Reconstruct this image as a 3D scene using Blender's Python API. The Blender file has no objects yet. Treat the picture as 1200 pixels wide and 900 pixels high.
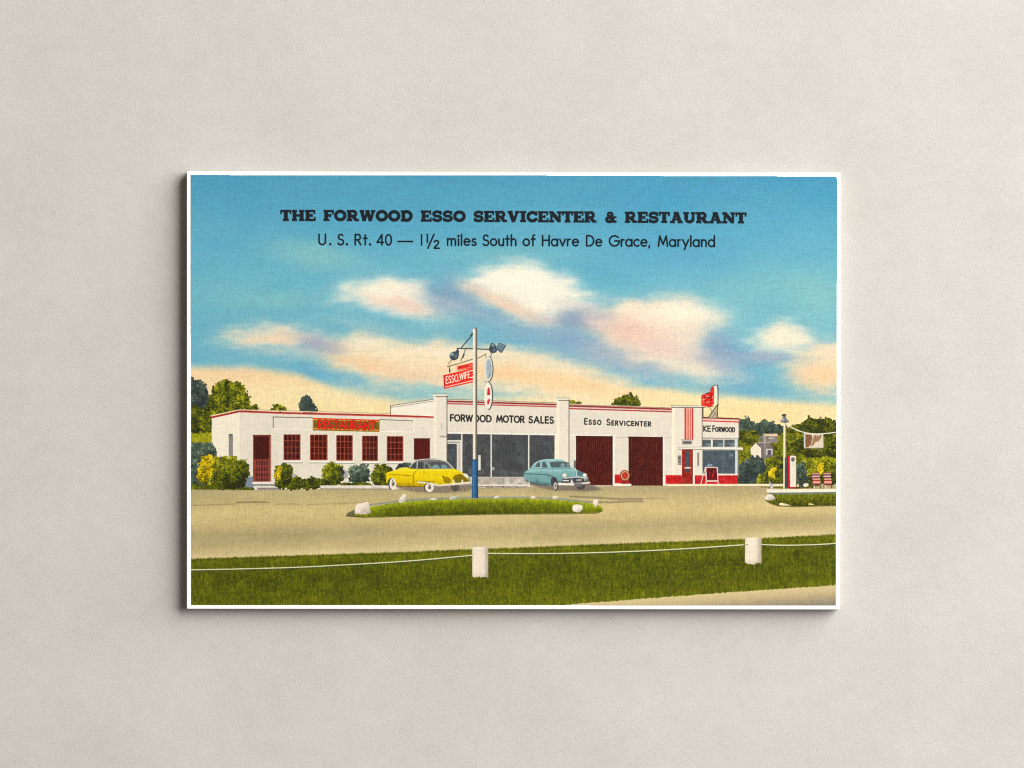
import bpy, math, random
import numpy as np

# ------------------------------------------------------------------ camera, light, exposure
SC = bpy.context.scene
S = 0.00018                 # metres on the card per unit of the drawing grid
T = 0.0025                  # thickness of the mounted card
CAM_H = 0.75
W_M = 1200 * S              # width of the table seen by the camera, at the card's face
cam_d = bpy.data.cameras.new("camera")
cam = bpy.data.objects.new("camera", cam_d)
SC.collection.objects.link(cam)
cam.location = (0, 0, CAM_H)
cam_d.sensor_width = 36
cam_d.lens = 36 * (CAM_H - T) / W_M
cam_d.clip_start = 0.01
cam_d.clip_end = 50
SC.camera = cam

world = bpy.data.worlds.new("World")
SC.world = world
world.use_nodes = True
bg = world.node_tree.nodes["Background"]
bg.inputs[0].default_value = (1.0, 0.88, 0.74, 1)
bg.inputs[1].default_value = 0.15

def area(name, loc, target, size, power, col):
    d = bpy.data.lights.new(name, 'AREA')
    d.shape = 'DISK'; d.size = size; d.energy = power; d.color = col
    o = bpy.data.objects.new(name, d); SC.collection.objects.link(o)
    o.location = loc
    from mathutils import Vector
    o.rotation_euler = (Vector(target) - Vector(loc)).to_track_quat('-Z', 'Y').to_euler()
    return o
key = area("studio_softbox", (1.18, 0.62, 0.70), (0, 0, 0), 1.75, 74.0, (1.0, 0.985, 0.96))

SC.view_settings.view_transform = 'Standard'
SC.view_settings.look = 'None'
SC.view_settings.exposure = 0
SC.render.engine = 'CYCLES'
SC.cycles.filter_width = 1.05
SC.view_settings.gamma = 1
SC.view_settings.use_curve_mapping = False

INK_GAIN = 0.82
# ------------------------------------------------------------------ the printed picture, drawn as flat ink cells
# Every printed element is a flat sheet of small ink cells lying on the card.  Drawing units: x right, y down.
K = 2
PX0, PY0, PX1, PY1 = 222, 203, 983, 711
GW, GH = (PX1 - PX0) * K, (PY1 - PY0) * K
X, Y = np.meshgrid(PX0 + (np.arange(GW) + .5) / K, PY0 + (np.arange(GH) + .5) / K)
COL = np.zeros((GH, GW, 3)) + 250.0
IDM = np.zeros((GH, GW), np.int32)
PARTS = [None]              # (name, parent index or 0, label or None, kind or None)

def part(name, parent=0, label=None, kind=None):
    PARTS.append((name, parent, label, kind)); return len(PARTS) - 1

def rgb(*c): return np.array(c, float)

_nc = 0
def vnoise(shape, sx, sy, seed):
    """smooth value noise in 0..1 whose cells are sx by sy grid cells"""
    r = np.random.RandomState(seed)
    h, w = shape
    g = r.rand(int(h / sy) + 3, int(w / sx) + 3)
    ys = np.arange(h) / sy; xs = np.arange(w) / sx
    yi = ys.astype(int); xi = xs.astype(int)
    fy = ys - yi; fx = xs - xi
    fy = fy * fy * (3 - 2 * fy); fx = fx * fx * (3 - 2 * fx)
    a = g[yi][:, xi]; b = g[yi][:, xi + 1]; c = g[yi + 1][:, xi]; d = g[yi + 1][:, xi + 1]
    return (a * (1 - fx) + b * fx) * (1 - fy)[:, None] + (c * (1 - fx) + d * fx) * fy[:, None]

def fbm(shape, s, seed, oct=3, ax=1.0):
    n = 0; t = 0; a = 1
    for o in range(oct):
        n = n + a * vnoise(shape, max(s * ax, 1), max(s, 1), seed + 17 * o); t += a; a *= .55; s *= .48
    return n / t

def crop(x0, y0, x1, y1, pad=2):
    i0 = max(0, int((x0 - pad - PX0) * K)); i1 = min(GW, int((x1 + pad - PX0) * K) + 1)
    j0 = max(0, int((y0 - pad - PY0) * K)); j1 = min(GH, int((y1 + pad - PY0) * K) + 1)
    return slice(j0, j1), slice(i0, i1)

def inpoly(x, y, pts):
    r = np.zeros(x.shape, bool)
    n = len(pts)
    for k in range(n):
        x0, y0 = pts[k]; x1, y1 = pts[(k + 1) % n]
        if y0 == y1: continue
        r ^= ((y0 > y) != (y1 > y)) & (x < (x1 - x0) * (y - y0) / (y1 - y0) + x0)
    return r

def cover(x, y, pts):
    c = 0
    q = .5 / K / 1.5
    for dx in (-q, 0, q):
        for dy in (-q, 0, q):
            c = c + inpoly(x + dx, y + dy, pts)
    return c / 9.0

def put(sl, m, col, pid):
    """lay ink with coverage m over the window sl"""
    if callable(col): col = col(X[sl], Y[sl])
    col = np.asarray(col, float)
    COL[sl] = COL[sl] * (1 - m[..., None]) + col * m[..., None]
    if pid: IDM[sl][m > .5] = pid

def smooth_poly(pts, it=2, closed=True):
    p = np.array(pts, float)
    for _ in range(it):
        q = np.roll(p, -1, 0)
        if closed:
            p = np.stack([p * .75 + q * .25, p * .25 + q * .75], 1).reshape(-1, 2)
        else:
            a = p[:-1]; b = p[1:]
            m = np.stack([a * .75 + b * .25, a * .25 + b * .75], 1).reshape(-1, 2)
            p = np.vstack([p[:1], m, p[-1:]])
    return [tuple(v) for v in p]

def poly(pts, col, pid=0, alpha=1.0, rnd=0):
    if rnd: pts = smooth_poly(pts, rnd)
    xs = [p[0] for p in pts]; ys = [p[1] for p in pts]
    sl = crop(min(xs), min(ys), max(xs), max(ys))
    put(sl, cover(X[sl], Y[sl], pts) * alpha, col, pid)

def rect(x0, y0, x1, y1, col, pid=0, alpha=1.0, dy=0):
    """dy: drop of the right side (perspective)"""
    poly([(x0, y0), (x1, y0 + dy), (x1, y1 + dy), (x0, y1)], col, pid, alpha)

def oval(cx, cy, rx, ry, col, pid=0, alpha=1.0, a=0.0):
    ca, sa = math.cos(a), math.sin(a)
    pts = []
    for k in range(40):
        t = k * math.pi / 20
        u, v = rx * math.cos(t), ry * math.sin(t)
        pts.append((cx + u * ca - v * sa, cy + u * sa + v * ca))
    poly(pts, col, pid, alpha)

def line(pts, w, col, pid=0, alpha=1.0, butt=False, rnd=0, soft=0.0):
    if rnd: pts = smooth_poly(pts, rnd, False)
    xs = [p[0] for p in pts]; ys = [p[1] for p in pts]
    sl = crop(min(xs), min(ys), max(xs), max(ys), w / 2 + 2 + soft)
    x, y = X[sl], Y[sl]
    D = np.full(x.shape, 1e9)
    for (ax, ay), (bx, by) in zip(pts[:-1], pts[1:]):
        L = math.hypot(bx - ax, by - ay)
        if L < 1e-9: continue
        ux, uy = (bx - ax) / L, (by - ay) / L
        t = (x - ax) * ux + (y - ay) * uy
        n = (x - ax) * -uy + (y - ay) * ux
        if butt:
            d = np.maximum(np.abs(t - L / 2) - L / 2, np.abs(n) - w / 2)
        else:
            tt = np.clip(t, 0, L)
            d = np.hypot(t - tt, n) - w / 2
        D = np.minimum(D, d)
    e = .5 / K + soft
    put(sl, np.clip(.5 - D / (2 * e), 0, 1) * alpha, col, pid)

def boxblur(a, r):
    r = int(round(r))
    if r < 1: return a
    for ax in (0, 1):
        p = [(0, 0), (0, 0)]; p[ax] = (r + 1, r)
        c = np.cumsum(np.pad(a, p, mode='edge'), ax)
        a = (c[2 * r + 1:] - c[:-2 * r - 1]) / (2 * r + 1) if ax == 0 else (c[:, 2 * r + 1:] - c[:, :-2 * r - 1]) / (2 * r + 1)
    return a
def blur(a, s):
    r = s * K * .6
    return boxblur(boxblur(boxblur(a, r), r), r)
def wideblur(a, s, ax=2.2):
    """blur drawn out sideways"""
    h = blur(a, s)
    r = int(s * K * .6 * ax)
    for _ in range(2):
        c = np.cumsum(np.pad(h, [(0, 0), (r + 1, r)], mode='edge'), 1)
        h = (c[:, 2 * r + 1:] - c[:, :-2 * r - 1]) / (2 * r + 1)
    return h

def ramp(v, xs, cols):
    cols = np.array(cols, float)
    return np.stack([np.interp(v, xs, cols[:, k]) for k in range(3)], -1)

# --- foliage, grass
OLIVE = [(40, 44, 12), (70, 78, 14), (112, 116, 16), (168, 164, 30)]
DARKOL = [(34, 38, 16), (56, 62, 16), (84, 88, 18), (128, 128, 30)]
BLUE = [(40, 50, 42), (60, 74, 62), (84, 102, 84), (134, 150, 124)]
BLUED = [(36, 44, 42), (50, 62, 58), (70, 84, 76), (108, 124, 108)]
YELL = [(104, 92, 6), (172, 150, 8), (222, 190, 14), (244, 216, 40)]
HEDGE = [(58, 64, 12), (104, 108, 14), (146, 146, 20), (186, 180, 36)]

FOL = []
def foliage(pid, pts, pal, seed, rag=1.6, clump=5.0, lift=0.0, contrast=1.9, slope=.35, rnd=1, alpha=1.0):
    FOL.append(pid)
    if rnd: pts = smooth_poly(pts, rnd)
    xs = [p[0] for p in pts]; ys = [p[1] for p in pts]
    x0, x1, y0, y1 = min(xs), max(xs), min(ys), max(ys)
    sl = crop(x0, y0, x1, y1, 3)
    x, y = X[sl], Y[sl]; sh = x.shape
    wx = (fbm(sh, 3.2 * K, seed, 2) - .5) * 3.2 * rag + (vnoise(sh, 1.2 * K, 1.2 * K, seed + 5) - .5) * 1.5 * rag
    wy = (fbm(sh, 3.2 * K, seed + 9, 2) - .5) * 3.2 * rag + (vnoise(sh, 1.2 * K, 1.2 * K, seed + 6) - .5) * 1.5 * rag
    m = cover(x + wx, y + wy, pts)
    n = .56 * fbm(sh, clump * K, seed + 30, 2) + .44 * vnoise(sh, 1.35 * K, 1.2 * K, seed + 40)
    n2 = vnoise(sh, K * .9, K * .9, seed + 44)
    g = (.5 - (x - x0) / (x1 - x0 + 1e-6)) * .6 + (.5 - (y - y0) / (y1 - y0 + 1e-6)) * .9
    t = (n - .5) * contrast * .90 + (n2 - .5) * .34 + .43 + lift + g * slope
    put(sl, m * alpha, ramp(t, [0, .33, .68, 1.0], pal), pid)

def grass(sl, seed, t0, pal):
    sh = X[sl].shape
    n = .5 * fbm(sh, 9 * K, seed, 3, 2.2) + .5 * vnoise(sh, 1.0 * K, 3.0 * K, seed + 3)
    n3 = vnoise(sh, .9 * K, 1.1 * K, seed + 8)
    t = t0 + (n - .5) * .66 + (n3 - .5) * .34
    return ramp(t, [0, .35, .7, 1.0], pal)

# --- lettering.  glyph units: cap height 1, y up
def arc(cx, cy, rx, ry, a0, a1, n=18):
    return [(cx + rx * math.cos(math.radians(a0 + (a1 - a0) * k / n)), cy + ry * math.sin(math.radians(a0 + (a1 - a0) * k / n))) for k in range(n + 1)]
XH = .64
def bowl(cx, r=.29): return arc(cx, XH / 2, r, XH / 2, 0, 360, 24)
SANS = {
 'A': (.80, [[(0, 0), (.4, 1), (.8, 0)], [(.14, .33), (.66, .33)]]),
 'C': (.78, [arc(.5, .5, .48, .5, 48, 312)]),
 'D': (.74, [[(.04, 0), (.04, 1), (.26, 1)] + arc(.26, .5, .46, .5, 90, -90) + [(.04, 0)]]),
 'E': (.50, [[(.5, 1), (.04, 1), (.04, 0), (.5, 0)], [(.04, .52), (.46, .52)]]),
 'F': (.48, [[(.48, 1), (.04, 1), (.04, 0)], [(.04, .52), (.44, .52)]]),
 'G': (.98, [arc(.5, .5, .48, .5, 42, 360) + [(.55, .5)]]),
 'H': (.72, [[(.04, 0), (.04, 1)], [(.68, 0), (.68, 1)], [(.04, .53), (.68, .53)]]),
 'I': (.10, [[(.05, 0), (.05, 1)]]),
 'K': (.58, [[(.04, 0), (.04, 1)], [(.54, 1), (.06, .48), (.58, 0)]]),
 'L': (.44, [[(.04, 1), (.04, 0), (.44, 0)]]),
 'M': (.92, [[(.02, 0), (.14, 1), (.46, .18), (.78, 1), (.90, 0)]]),
 'N': (.74, [[(.04, 0), (.04, 1), (.70, 0), (.70, 1)]]),
 'O': (.84, [arc(.42, .5, .40, .5, 0, 360, 28)]),
 'R': (.60, [[(.04, 0), (.04, 1), (.30, 1)] + arc(.30, .74, .24, .26, 90, -90) + [(.04, .48)], [(.28, .48), (.58, 0)]]),
 'S': (.56, [arc(.28, .75, .23, .25, 35, 262) + arc(.27, .25, .27, .26, 84, -155)]),
 'T': (.62, [[(0, 1), (.62, 1)], [(.31, 1), (.31, 0)]]),
 'U': (.70, [[(.04, 1), (.04, .32)] + arc(.35, .32, .31, .32, 180, 360) + [(.66, 1)]]),
 'V': (.76, [[(0, 1), (.38, 0), (.76, 1)]]),
 'W': (1.0, [[(0, 1), (.25, 0), (.5, .95), (.75, 0), (1.0, 1)]]),
 '.': (.14, [[(.07, .04), (.071, .04)]]), ',': (.14, [[(.09, .06), (.03, -.16)]]),
 '-': (1.40, [[(0, .34), (1.40, .34)]]),
 '4': (.62, [[(.46, 0), (.46, 1), (0, .24), (.62, .24)]]),
 '0': (.62, [arc(.31, .5, .28, .5, 0, 360, 24)]),
 '1': (.10, [[(.05, 0), (.05, 1)]]),
 'h/': (1.26, [[(.05, .26), (.05, 1.05)], [(.10, -.30), (.70, 1.05)], arc(.94, .26, .20, .19, 165, -25) + [(.72, -.30), (1.22, -.30)]]),
 'a': (.62, [bowl(.29), [(.58, 0), (.58, XH)]]),
 'c': (.52, [arc(.30, XH / 2, .29, XH / 2, 50, 310)]),
 'd': (.62, [bowl(.29), [(.58, 0), (.58, 1.05)]]),
 'e': (.60, [[(.02, XH / 2 + .02), (.58, XH / 2 + .02)] + arc(.30, XH / 2, .28, XH / 2, 5, 315)]),
 'f': (.36, [[(.14, 0), (.14, .85)] + arc(.28, .85, .14, .18, 180, 80), [(0, XH), (.34, XH)]]),
 'h': (.52, [[(.04, 0), (.04, 1.05)], [(.04, .40)] + arc(.26, .40, .21, .24, 180, 0) + [(.47, 0)]]),
 'i': (.10, [[(.05, 0), (.05, XH)], [(.05, .90), (.051, .90)]]),
 'l': (.10, [[(.05, 0), (.05, 1.05)]]),
 'm': (.86, [[(.04, 0), (.04, XH)], [(.04, .42)] + arc(.235, .42, .185, .22, 180, 0) + [(.42, 0)], [(.42, .42)] + arc(.615, .42, .185, .22, 180, 0) + [(.80, 0)]]),
 'n': (.52, [[(.04, 0), (.04, XH)], [(.04, .40)] + arc(.26, .40, .21, .24, 180, 0) + [(.47, 0)]]),
 'o': (.62, [bowl(.31)]),
 'r': (.32, [[(.04, 0), (.04, XH)], [(.04, .40)] + arc(.24, .40, .20, .23, 180, 75)]),
 's': (.40, [arc(.20, .48, .16, .16, 35, 262) + arc(.19, .16, .19, .165, 84, -155)]),
 't': (.36, [[(.18, 0), (.18, .95)], [(0, XH), (.36, XH)]]),
 'u': (.52, [[(.04, XH), (.04, .24)] + arc(.26, .24, .22, .24, 180, 360) + [(.48, XH)], [(.48, XH), (.48, 0)]]),
 'v': (.54, [[(0, XH), (.27, 0), (.54, XH)]]),
 'y': (.56, [[(0, XH), (.28, .02)], [(.56, XH), (.16, -.30)]]),
}
def hb(y, a, b, w=.18): return ([(a, y), (b, y)], w)
def vb(x, a, b, w=.30): return ([(x, a), (x, b)], w)
def top(a, b): return hb(.91, a, b)
def bot(a, b): return hb(.09, a, b)
SLAB = {
 'T': (1.00, [top(0, 1), vb(.07, .62, 1, .14), vb(.93, .62, 1, .14), vb(.5, 0, 1), bot(.22, .78)]),
 'H': (1.18, [vb(.26, 0, 1), vb(.92, 0, 1), hb(.5, .2, .95), top(.02, .5), top(.68, 1.16), bot(.02, .5), bot(.68, 1.16)]),
 'E': (1.00, [vb(.26, 0, 1), top(0, .95), bot(0, .99), hb(.5, .25, .66), vb(.88, .62, 1, .14), vb(.92, 0, .38, .14), vb(.66, .34, .66, .12)]),
 'F': (.98, [vb(.26, 0, 1), top(0, .96), bot(0, .56), hb(.5, .25, .66), vb(.89, .60, 1, .14), vb(.66, .34, .66, .12)]),
 'O': (1.12, [(arc(.56, .5, .425, .385, 0, 360, 32), .26)]),
 'R': (1.16, [vb(.26, 0, 1), top(0, .62), hb(.46, .25, .62), (arc(.60, .685, .25, .225, 100, -100), .23), ([(.60, .44), (.90, .06)], .27), bot(0, .52), bot(.78, 1.16)]),
 'W': (1.48, [([(.18, 1), (.44, 0)], .28), ([(.44, 0), (.74, .92)], .2), ([(.74, .92), (1.02, 0)], .28), ([(1.02, 0), (1.30, 1)], .2), top(0, .44), top(.54, .94), top(1.06, 1.48)]),
 'D': (1.12, [vb(.26, 0, 1), top(0, .56), bot(0, .56), (arc(.54, .5, .43, .40, 95, -95), .26)]),
 'S': (.92, [(arc(.46, .70, .32, .205, 25, 255) + arc(.46, .295, .34, .205, 80, -160), .23), vb(.80, .62, .98, .13), vb(.11, .02, .36, .13)]),
 'V': (1.14, [([(.22, 1), (.58, 0)], .30), ([(.58, 0), (.92, 1)], .21), top(0, .48), top(.72, 1.14)]),
 'I': (.58, [vb(.29, 0, 1), top(0, .58), bot(0, .58)]),
 'C': (1.02, [(arc(.55, .5, .42, .385, 38, 322), .25), vb(.91, .60, 1, .13)]),
 'N': (1.22, [vb(.24, 0, 1, .19), vb(1.0, 0, 1, .19), ([(.24, .93), (1.0, .07)], .30), top(0, .40), top(.76, 1.22), bot(0, .50)]),
 'A': (1.20, [([(.22, 0), (.58, 1)], .20), ([(.60, 1), (.95, 0)], .31), hb(.32, .32, .86, .15), bot(0, .46), bot(.72, 1.20), top(.34, .72)]),
 'U': (1.16, [vb(.27, .34, 1), vb(.92, .34, 1, .2), (arc(.585, .38, .325, .265, 175, 365), .25), top(0, .54), top(.70, 1.16)]),
 '&': (1.06, [(arc(.44, .74, .21, .17, 0, 360, 20), .19), (arc(.38, .28, .27, .20, 60, 330, 20), .24), ([(.32, .66), (.82, .06)], .26), ([(.84, .50), (.62, .14)], .17), hb(.50, .66, 1.04, .15), bot(.72, 1.06)]),
}
def word(txt, x0, x1, y0, y1, cap, font, col, pid, w=None, squeeze=None, alpha=1.0):
    """letters of txt between x0 and x1, baseline from y0 at x0 to y1 at x1"""
    toks = []
    k = 0
    while k < len(txt):
        if txt[k:k + 2] == 'h/': toks.append('h/'); k += 2
        else: toks.append(txt[k]); k += 1
    F = SANS if font == 'sans' else SLAB
    sc = [1.0] * len(toks)
    if font == 'small':            # small capitals: first letter full size
        F = SANS; sc = [1.0] + [.76] * (len(toks) - 1)
    ws = [F[t][0] * s for t, s in zip(toks, sc)]
    tot = sum(ws) * cap
    gap = (x1 - x0 - tot) / max(1, len(toks) - 1) if squeeze is None else squeeze * cap
    fx = 1.0
    lim = (.30 if font != 'slab' else .10) * cap
    mn = (.05 * cap + .5 * w) if font != 'slab' else .035 * cap
    if squeeze is None:
        g2 = min(max(gap, mn), lim)
        fx = (x1 - x0 - g2 * (len(toks) - 1)) / tot
        gap = g2
        if font != 'slab' and fx > 1.0:
            fx = 1.0; gap = (x1 - x0 - tot) / max(1, len(toks) - 1)
    cx = x0
    for t, s, wd in zip(toks, sc, ws):
        def tr(p):
            px = cx + p[0] * s * cap * fx
            return (px, y0 + (y1 - y0) * (px - x0) / max(1e-6, x1 - x0) - p[1] * s * cap)
        for st in F[t][1]:
            if font == 'slab':
                pts, sw = st
                line([tr(p) for p in pts], sw * cap * 1.2, col, pid, alpha, butt=len(pts) == 2)
            else:
                dot = len(st) == 2 and abs(st[0][0] - st[1][0]) < .01 and st[0][1] == st[1][1]
                line([tr(p) for p in st], w * (1.5 if dot else 1), col, pid, alpha)
        cx += wd * cap * fx + gap

# ------------------------------------------------------------------ sky and clouds
p_sky = part('sky', label='printed blue sky with cream and peach airbrushed clouds')
IDM[:] = p_sky
sky_rows = slice(0, int((545 - PY0) * K))
ssl = (sky_rows, slice(0, GW))
sx, sy = X[ssl], Y[ssl]; ssh = sx.shape
SKY = ramp(sy, [203, 245, 300, 350, 400, 440, 470, 520],
           [(72, 156, 192), (80, 164, 197), (94, 176, 203), (104, 182, 203), (108, 182, 204), (118, 188, 204), (150, 198, 194), (200, 205, 180)])
WXc = (fbm(ssh, 16 * K, 71, 4, 1.5) - .5); WYc = (fbm(ssh, 14 * K, 72, 4, 1.5) - .5)
BIG = fbm(ssh, 60 * K, 73, 3, 2.4); WF = fbm(ssh, 7 * K, 74, 4, 3.2)
SKY += ((BIG - .5) * 26)[..., None] * rgb(1, .55, .2)

def spray(pts, col, sig, amp=10, a=1.0):
    """soft airbrushed patch"""
    amp = amp * 2.0
    m0 = inpoly(sx + WXc * amp * 1.4, sy + WYc * amp, smooth_poly(pts, 2)).astype(float)
    m = .45 * blur(m0, sig * 2.0) + .55 * wideblur(m0, sig * 2.0, 2.6)
    ys_ = [p[1] for p in pts]; w = np.clip((sy - min(ys_)) / (max(ys_) - min(ys_)), 0, 1)
    m = (1 - w * .85) * m + w * .85 * wideblur(m, 2.8 * sig, 2.6)
    m = np.clip(.8 * m + .2 * blur(m, 12) + (WF - .5) * .85 * 4 * m * (1 - m) + (WF - .5) * .10 * m, 0, 1) * a
    SKY[:] = SKY * (1 - m[..., None]) + rgb(*col) * m[..., None]
def puff(cx, cy, rx, ry, col, a=1.0, rot=0.0, amp=10):
    x = sx + WXc * amp - cx; y = sy + WYc * amp - cy
    ca, sa = math.cos(rot), math.sin(rot)
    u = (x * ca + y * sa) / rx; v = (-x * sa + y * ca) / ry
    m = np.exp(-(u * u + v * v) ** 1.1) * a
    SKY[:] = SKY * (1 - m[..., None]) + rgb(*col) * m[..., None]

TEAL = (142, 200, 196); DEEP = (88, 162, 203); CREAM = (253, 243, 220); PEACH = (247, 212, 168); PINK = (236, 206, 188); VIOL = (138, 160, 190)
# haze patches in the blue
puff(372, 300, 62, 17, TEAL, .62, .15); puff(262, 345, 60, 28, (120, 190, 198), .5); puff(575, 298, 70, 12, TEAL, .35)
puff(660, 300, 60, 14, (120, 190, 200), .4); puff(895, 335, 80, 30, TEAL, .5); puff(960, 350, 40, 40, TEAL, .55)
puff(520, 385, 70, 10, TEAL, .4); puff(330, 352, 60, 10, TEAL, .45); puff(800, 300, 80, 25, (84, 163, 203), .5)
puff(280, 398, 50, 10, TEAL, .35); puff(300, 415, 90, 7, DEEP, .21)
puff(372, 436, 52, 10, DEEP, .52, .25); puff(450, 458, 46, 8, DEEP, .46, .12); puff(640, 402, 70, 16, DEEP, .52, .15)
puff(730, 432, 70, 12, (104, 172, 205), .8, .2); puff(860, 432, 50, 34, DEEP, .55, .5); puff(905, 462, 60, 10, DEEP, .37, .1)
puff(455, 385, 60, 8, DEEP, .31, .1)
# horizon glow
hx = [222, 300, 345, 395, 440, 480, 540, 600, 660, 720, 780, 840, 900, 985]
hy = [429, 431, 438, 455, 467, 469, 468, 466, 455, 452, 457, 463, 468, 473]
hb_ = np.interp(sx, hx, hy) + WYc * 7
hm = np.clip((sy - hb_ + 7) / 15, 0, 1); hm = hm * hm * (3 - 2 * hm)
hc = ramp(sy, [425, 440, 465, 500], [(246, 214, 172), (249, 217, 164), (250, 227, 170), (250, 224, 160)])
SKY[:] = SKY * (1 - hm[..., None]) + hc * hm[..., None]
puff(270, 440, 50, 9, (249, 208, 160), .5); puff(410, 462, 60, 8, (246, 226, 178), .5)
puff(905, 480, 60, 10, (252, 216, 150), .55); puff(740, 462, 60, 8, (251, 222, 165), .6); puff(510, 459, 52, 6, (132, 196, 204), .85)
puff(620, 462, 40, 5, (170, 205, 195), .5); puff(945, 466, 40, 6, (128, 190, 205), .5)
# long peach band
spray([(378, 404), (405, 396), (432, 392), (470, 401), (530, 402), (585, 406), (630, 415), (680, 428), (728, 440), (745, 455), (690, 470), (620, 466), (560, 455), (500, 452), (455, 447), (415, 437), (385, 424)], (249, 226, 186), 5)
puff(425, 426, 42, 9, (248, 208, 160), .9, .2); puff(480, 440, 40, 8, (247, 210, 168), .8, .12); puff(590, 438, 65, 9, (249, 206, 152), .9, .08)
puff(680, 452, 60, 9, (251, 212, 155), .9, .15); puff(430, 402, 26, 6, (250, 236, 206), .8); puff(520, 412, 60, 7, (248, 230, 200), .8)
puff(640, 425, 50, 7, (250, 228, 190), .5, .2)
# left streak
spray([(252, 394), (285, 384), (320, 380), (352, 384), (388, 393), (372, 408), (330, 408), (290, 405)], (244, 226, 196), 5)
puff(325, 397, 38, 6, (249, 216, 176), .8); puff(372, 402, 26, 9, (164, 170, 190), .85, .2); puff(392, 409, 14, 6, (190, 180, 180), .6)
puff(705, 418, 80, 13, (172, 188, 198), .5, .25); puff(620, 392, 60, 8, (160, 186, 198), .45, .15); puff(420, 380, 60, 8, (160, 200, 200), .45, .15); puff(560, 388, 60, 9, (120, 178, 200), .4)
# small cloud at left
spray([(384, 349), (412, 336), (436, 325), (466, 326), (492, 330), (508, 348), (530, 370), (498, 373), (455, 364), (415, 355)], CREAM, 4)
puff(470, 357, 42, 8, (242, 208, 186), .85, .2); puff(452, 337, 30, 8, (252, 240, 214), .7)
# big cloud
puff(530, 348, 34, 20, (128, 160, 188), .85, .3); puff(585, 372, 60, 9, (128, 160, 190), .6, .3)
spray([(545, 332), (558, 312), (585, 307), (610, 305), (636, 310), (660, 325), (688, 340), (712, 352), (680, 366), (650, 380), (622, 376), (590, 360), (560, 345)], CREAM, 4, 9)
puff(598, 358, 52, 9, (243, 206, 178), .85, .42); puff(556, 340, 22, 7, (236, 208, 186), .6, .5); puff(615, 327, 42, 12, (254, 246, 226), .85, .1); puff(640, 375, 24, 7, (220, 200, 192), .6)
# right cloud
puff(682, 374, 32, 15, (130, 152, 186), .9, -.1); puff(720, 415, 60, 12, (160, 172, 190), .7, .3); puff(668, 400, 30, 8, (120, 160, 200), .5)
spray([(690, 386), (706, 362), (728, 350), (760, 348), (800, 348), (830, 354), (852, 372), (846, 388), (826, 398), (836, 420), (868, 445), (820, 446), (780, 436), (745, 420), (715, 405)], (242, 222, 198), 5, 10)
puff(735, 388, 44, 17, (242, 198, 174), .9, .25); puff(770, 408, 40, 10, (234, 204, 190), .7, .2); puff(800, 366, 44, 12, (253, 243, 218), .9); puff(740, 360, 26, 7, (250, 232, 202), .7)
puff(812, 432, 44, 7, (240, 226, 200), .8, .15); puff(745, 428, 40, 6, (165, 180, 195), .5, .15); puff(842, 408, 18, 18, (134, 158, 190), .75); puff(868, 420, 42, 10, (140, 164, 192), .7)
puff(690, 366, 46, 9, (206, 200, 200), .45, .35); puff(536, 360, 40, 8, (196, 198, 204), .4, .3); puff(838, 426, 40, 10, (200, 192, 196), .4, .4)
# two clouds at the right margin
spray([(874, 408), (886, 394), (900, 380), (918, 377), (940, 384), (955, 396), (948, 411), (915, 416)], (246, 234, 206), 4, 8)
puff(905, 419, 38, 6, (150, 170, 195), .8); puff(912, 396, 24, 10, (250, 236, 206), .7)
spray([(922, 432), (942, 416), (960, 402), (990, 398), (990, 462), (955, 456), (930, 446)], (248, 216, 174), 5, 8)
puff(968, 412, 24, 8, (244, 224, 192), .8); puff(962, 440, 28, 10, (251, 208, 158), .8)
g_ = SKY.mean(-1, keepdims=True)
SKY = g_ + (SKY - g_) * .93
COL[ssl] = SKY

# ------------------------------------------------------------------ ground
p_road = part('road', label='printed tan gravel forecourt and roadway')
m = np.clip((Y - 568.0) * 2, 0, 1)
sl = (slice(int((566 - PY0) * K), GH), slice(0, GW))
y_, x_ = Y[sl], X[sl]
lawn_top = np.interp(X[0], [222, 300, 470, 550, 640, 730, 870, 985], [655, 652.3, 647, 643.8, 640.5, 636.8, 631.8, 626])
rel = (y_ - 572) / (lawn_top[None, :] - 572)
rc = ramp(rel, [0, .12, .35, .5, .68, .86, 1.0], [(182, 166, 122), (192, 175, 124), (210, 190, 130), (204, 184, 126), (180, 164, 118), (196, 178, 126), (216, 198, 146)])
wash = fbm(y_.shape, 22 * K, 201, 3, 4.0)
rc = rc + ((wash - .5) * 26)[..., None] * rgb(1, .95, .75)
put(sl, m[sl], rc, p_road)
for a in ([(224, 592.6), (250, 591.6), (275, 590.8)], [(360, 591.4), (400, 590.2), (432, 588)], [(322, 591), (352, 590.6)]):
    line(a, .8, (120, 100, 70), 0, .6, soft=.3)
line([(277, 588.7), (296, 588.2), (315, 588.6)], 1.3, (96, 80, 58), 0, .75, soft=.4)
line([(668, 581.8), (700, 583.2), (728, 585), (752, 584.6)], 1.6, (110, 98, 82), 0, .8, soft=.5)
line([(752, 584.6), (780, 584.4)], .9, (130, 116, 92), 0, .6, soft=.4)
line([(688, 588.4), (715, 588.6), (735, 587.6), (753, 587.4)], 1.6, (112, 98, 84), 0, .8, soft=.5)
p_lawn = part('lawn', label='printed strip of green grass along the road')
GR = [(46, 52, 2), (78, 84, 4), (110, 114, 8), (150, 150, 18)]
lb = np.interp(X[0], [222, 650, 670, 730, 850, 985], [712, 711, 708.2, 703.6, 694.6, 685.6])
edge = (vnoise((1, GW), 1.0 * K, 1, 5)[0] - .5) * 1.2
sl = (slice(int((622 - PY0) * K), GH), slice(0, GW))
y_ = Y[sl]
top_ = (lawn_top + edge)[None, :]; bot_ = (lb + edge)[None, :]
mk = np.clip((y_ - top_) / 2.0 + .5, 0, 1) * np.clip((bot_ - y_) / 1.2 + .5, 0, 1)
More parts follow.
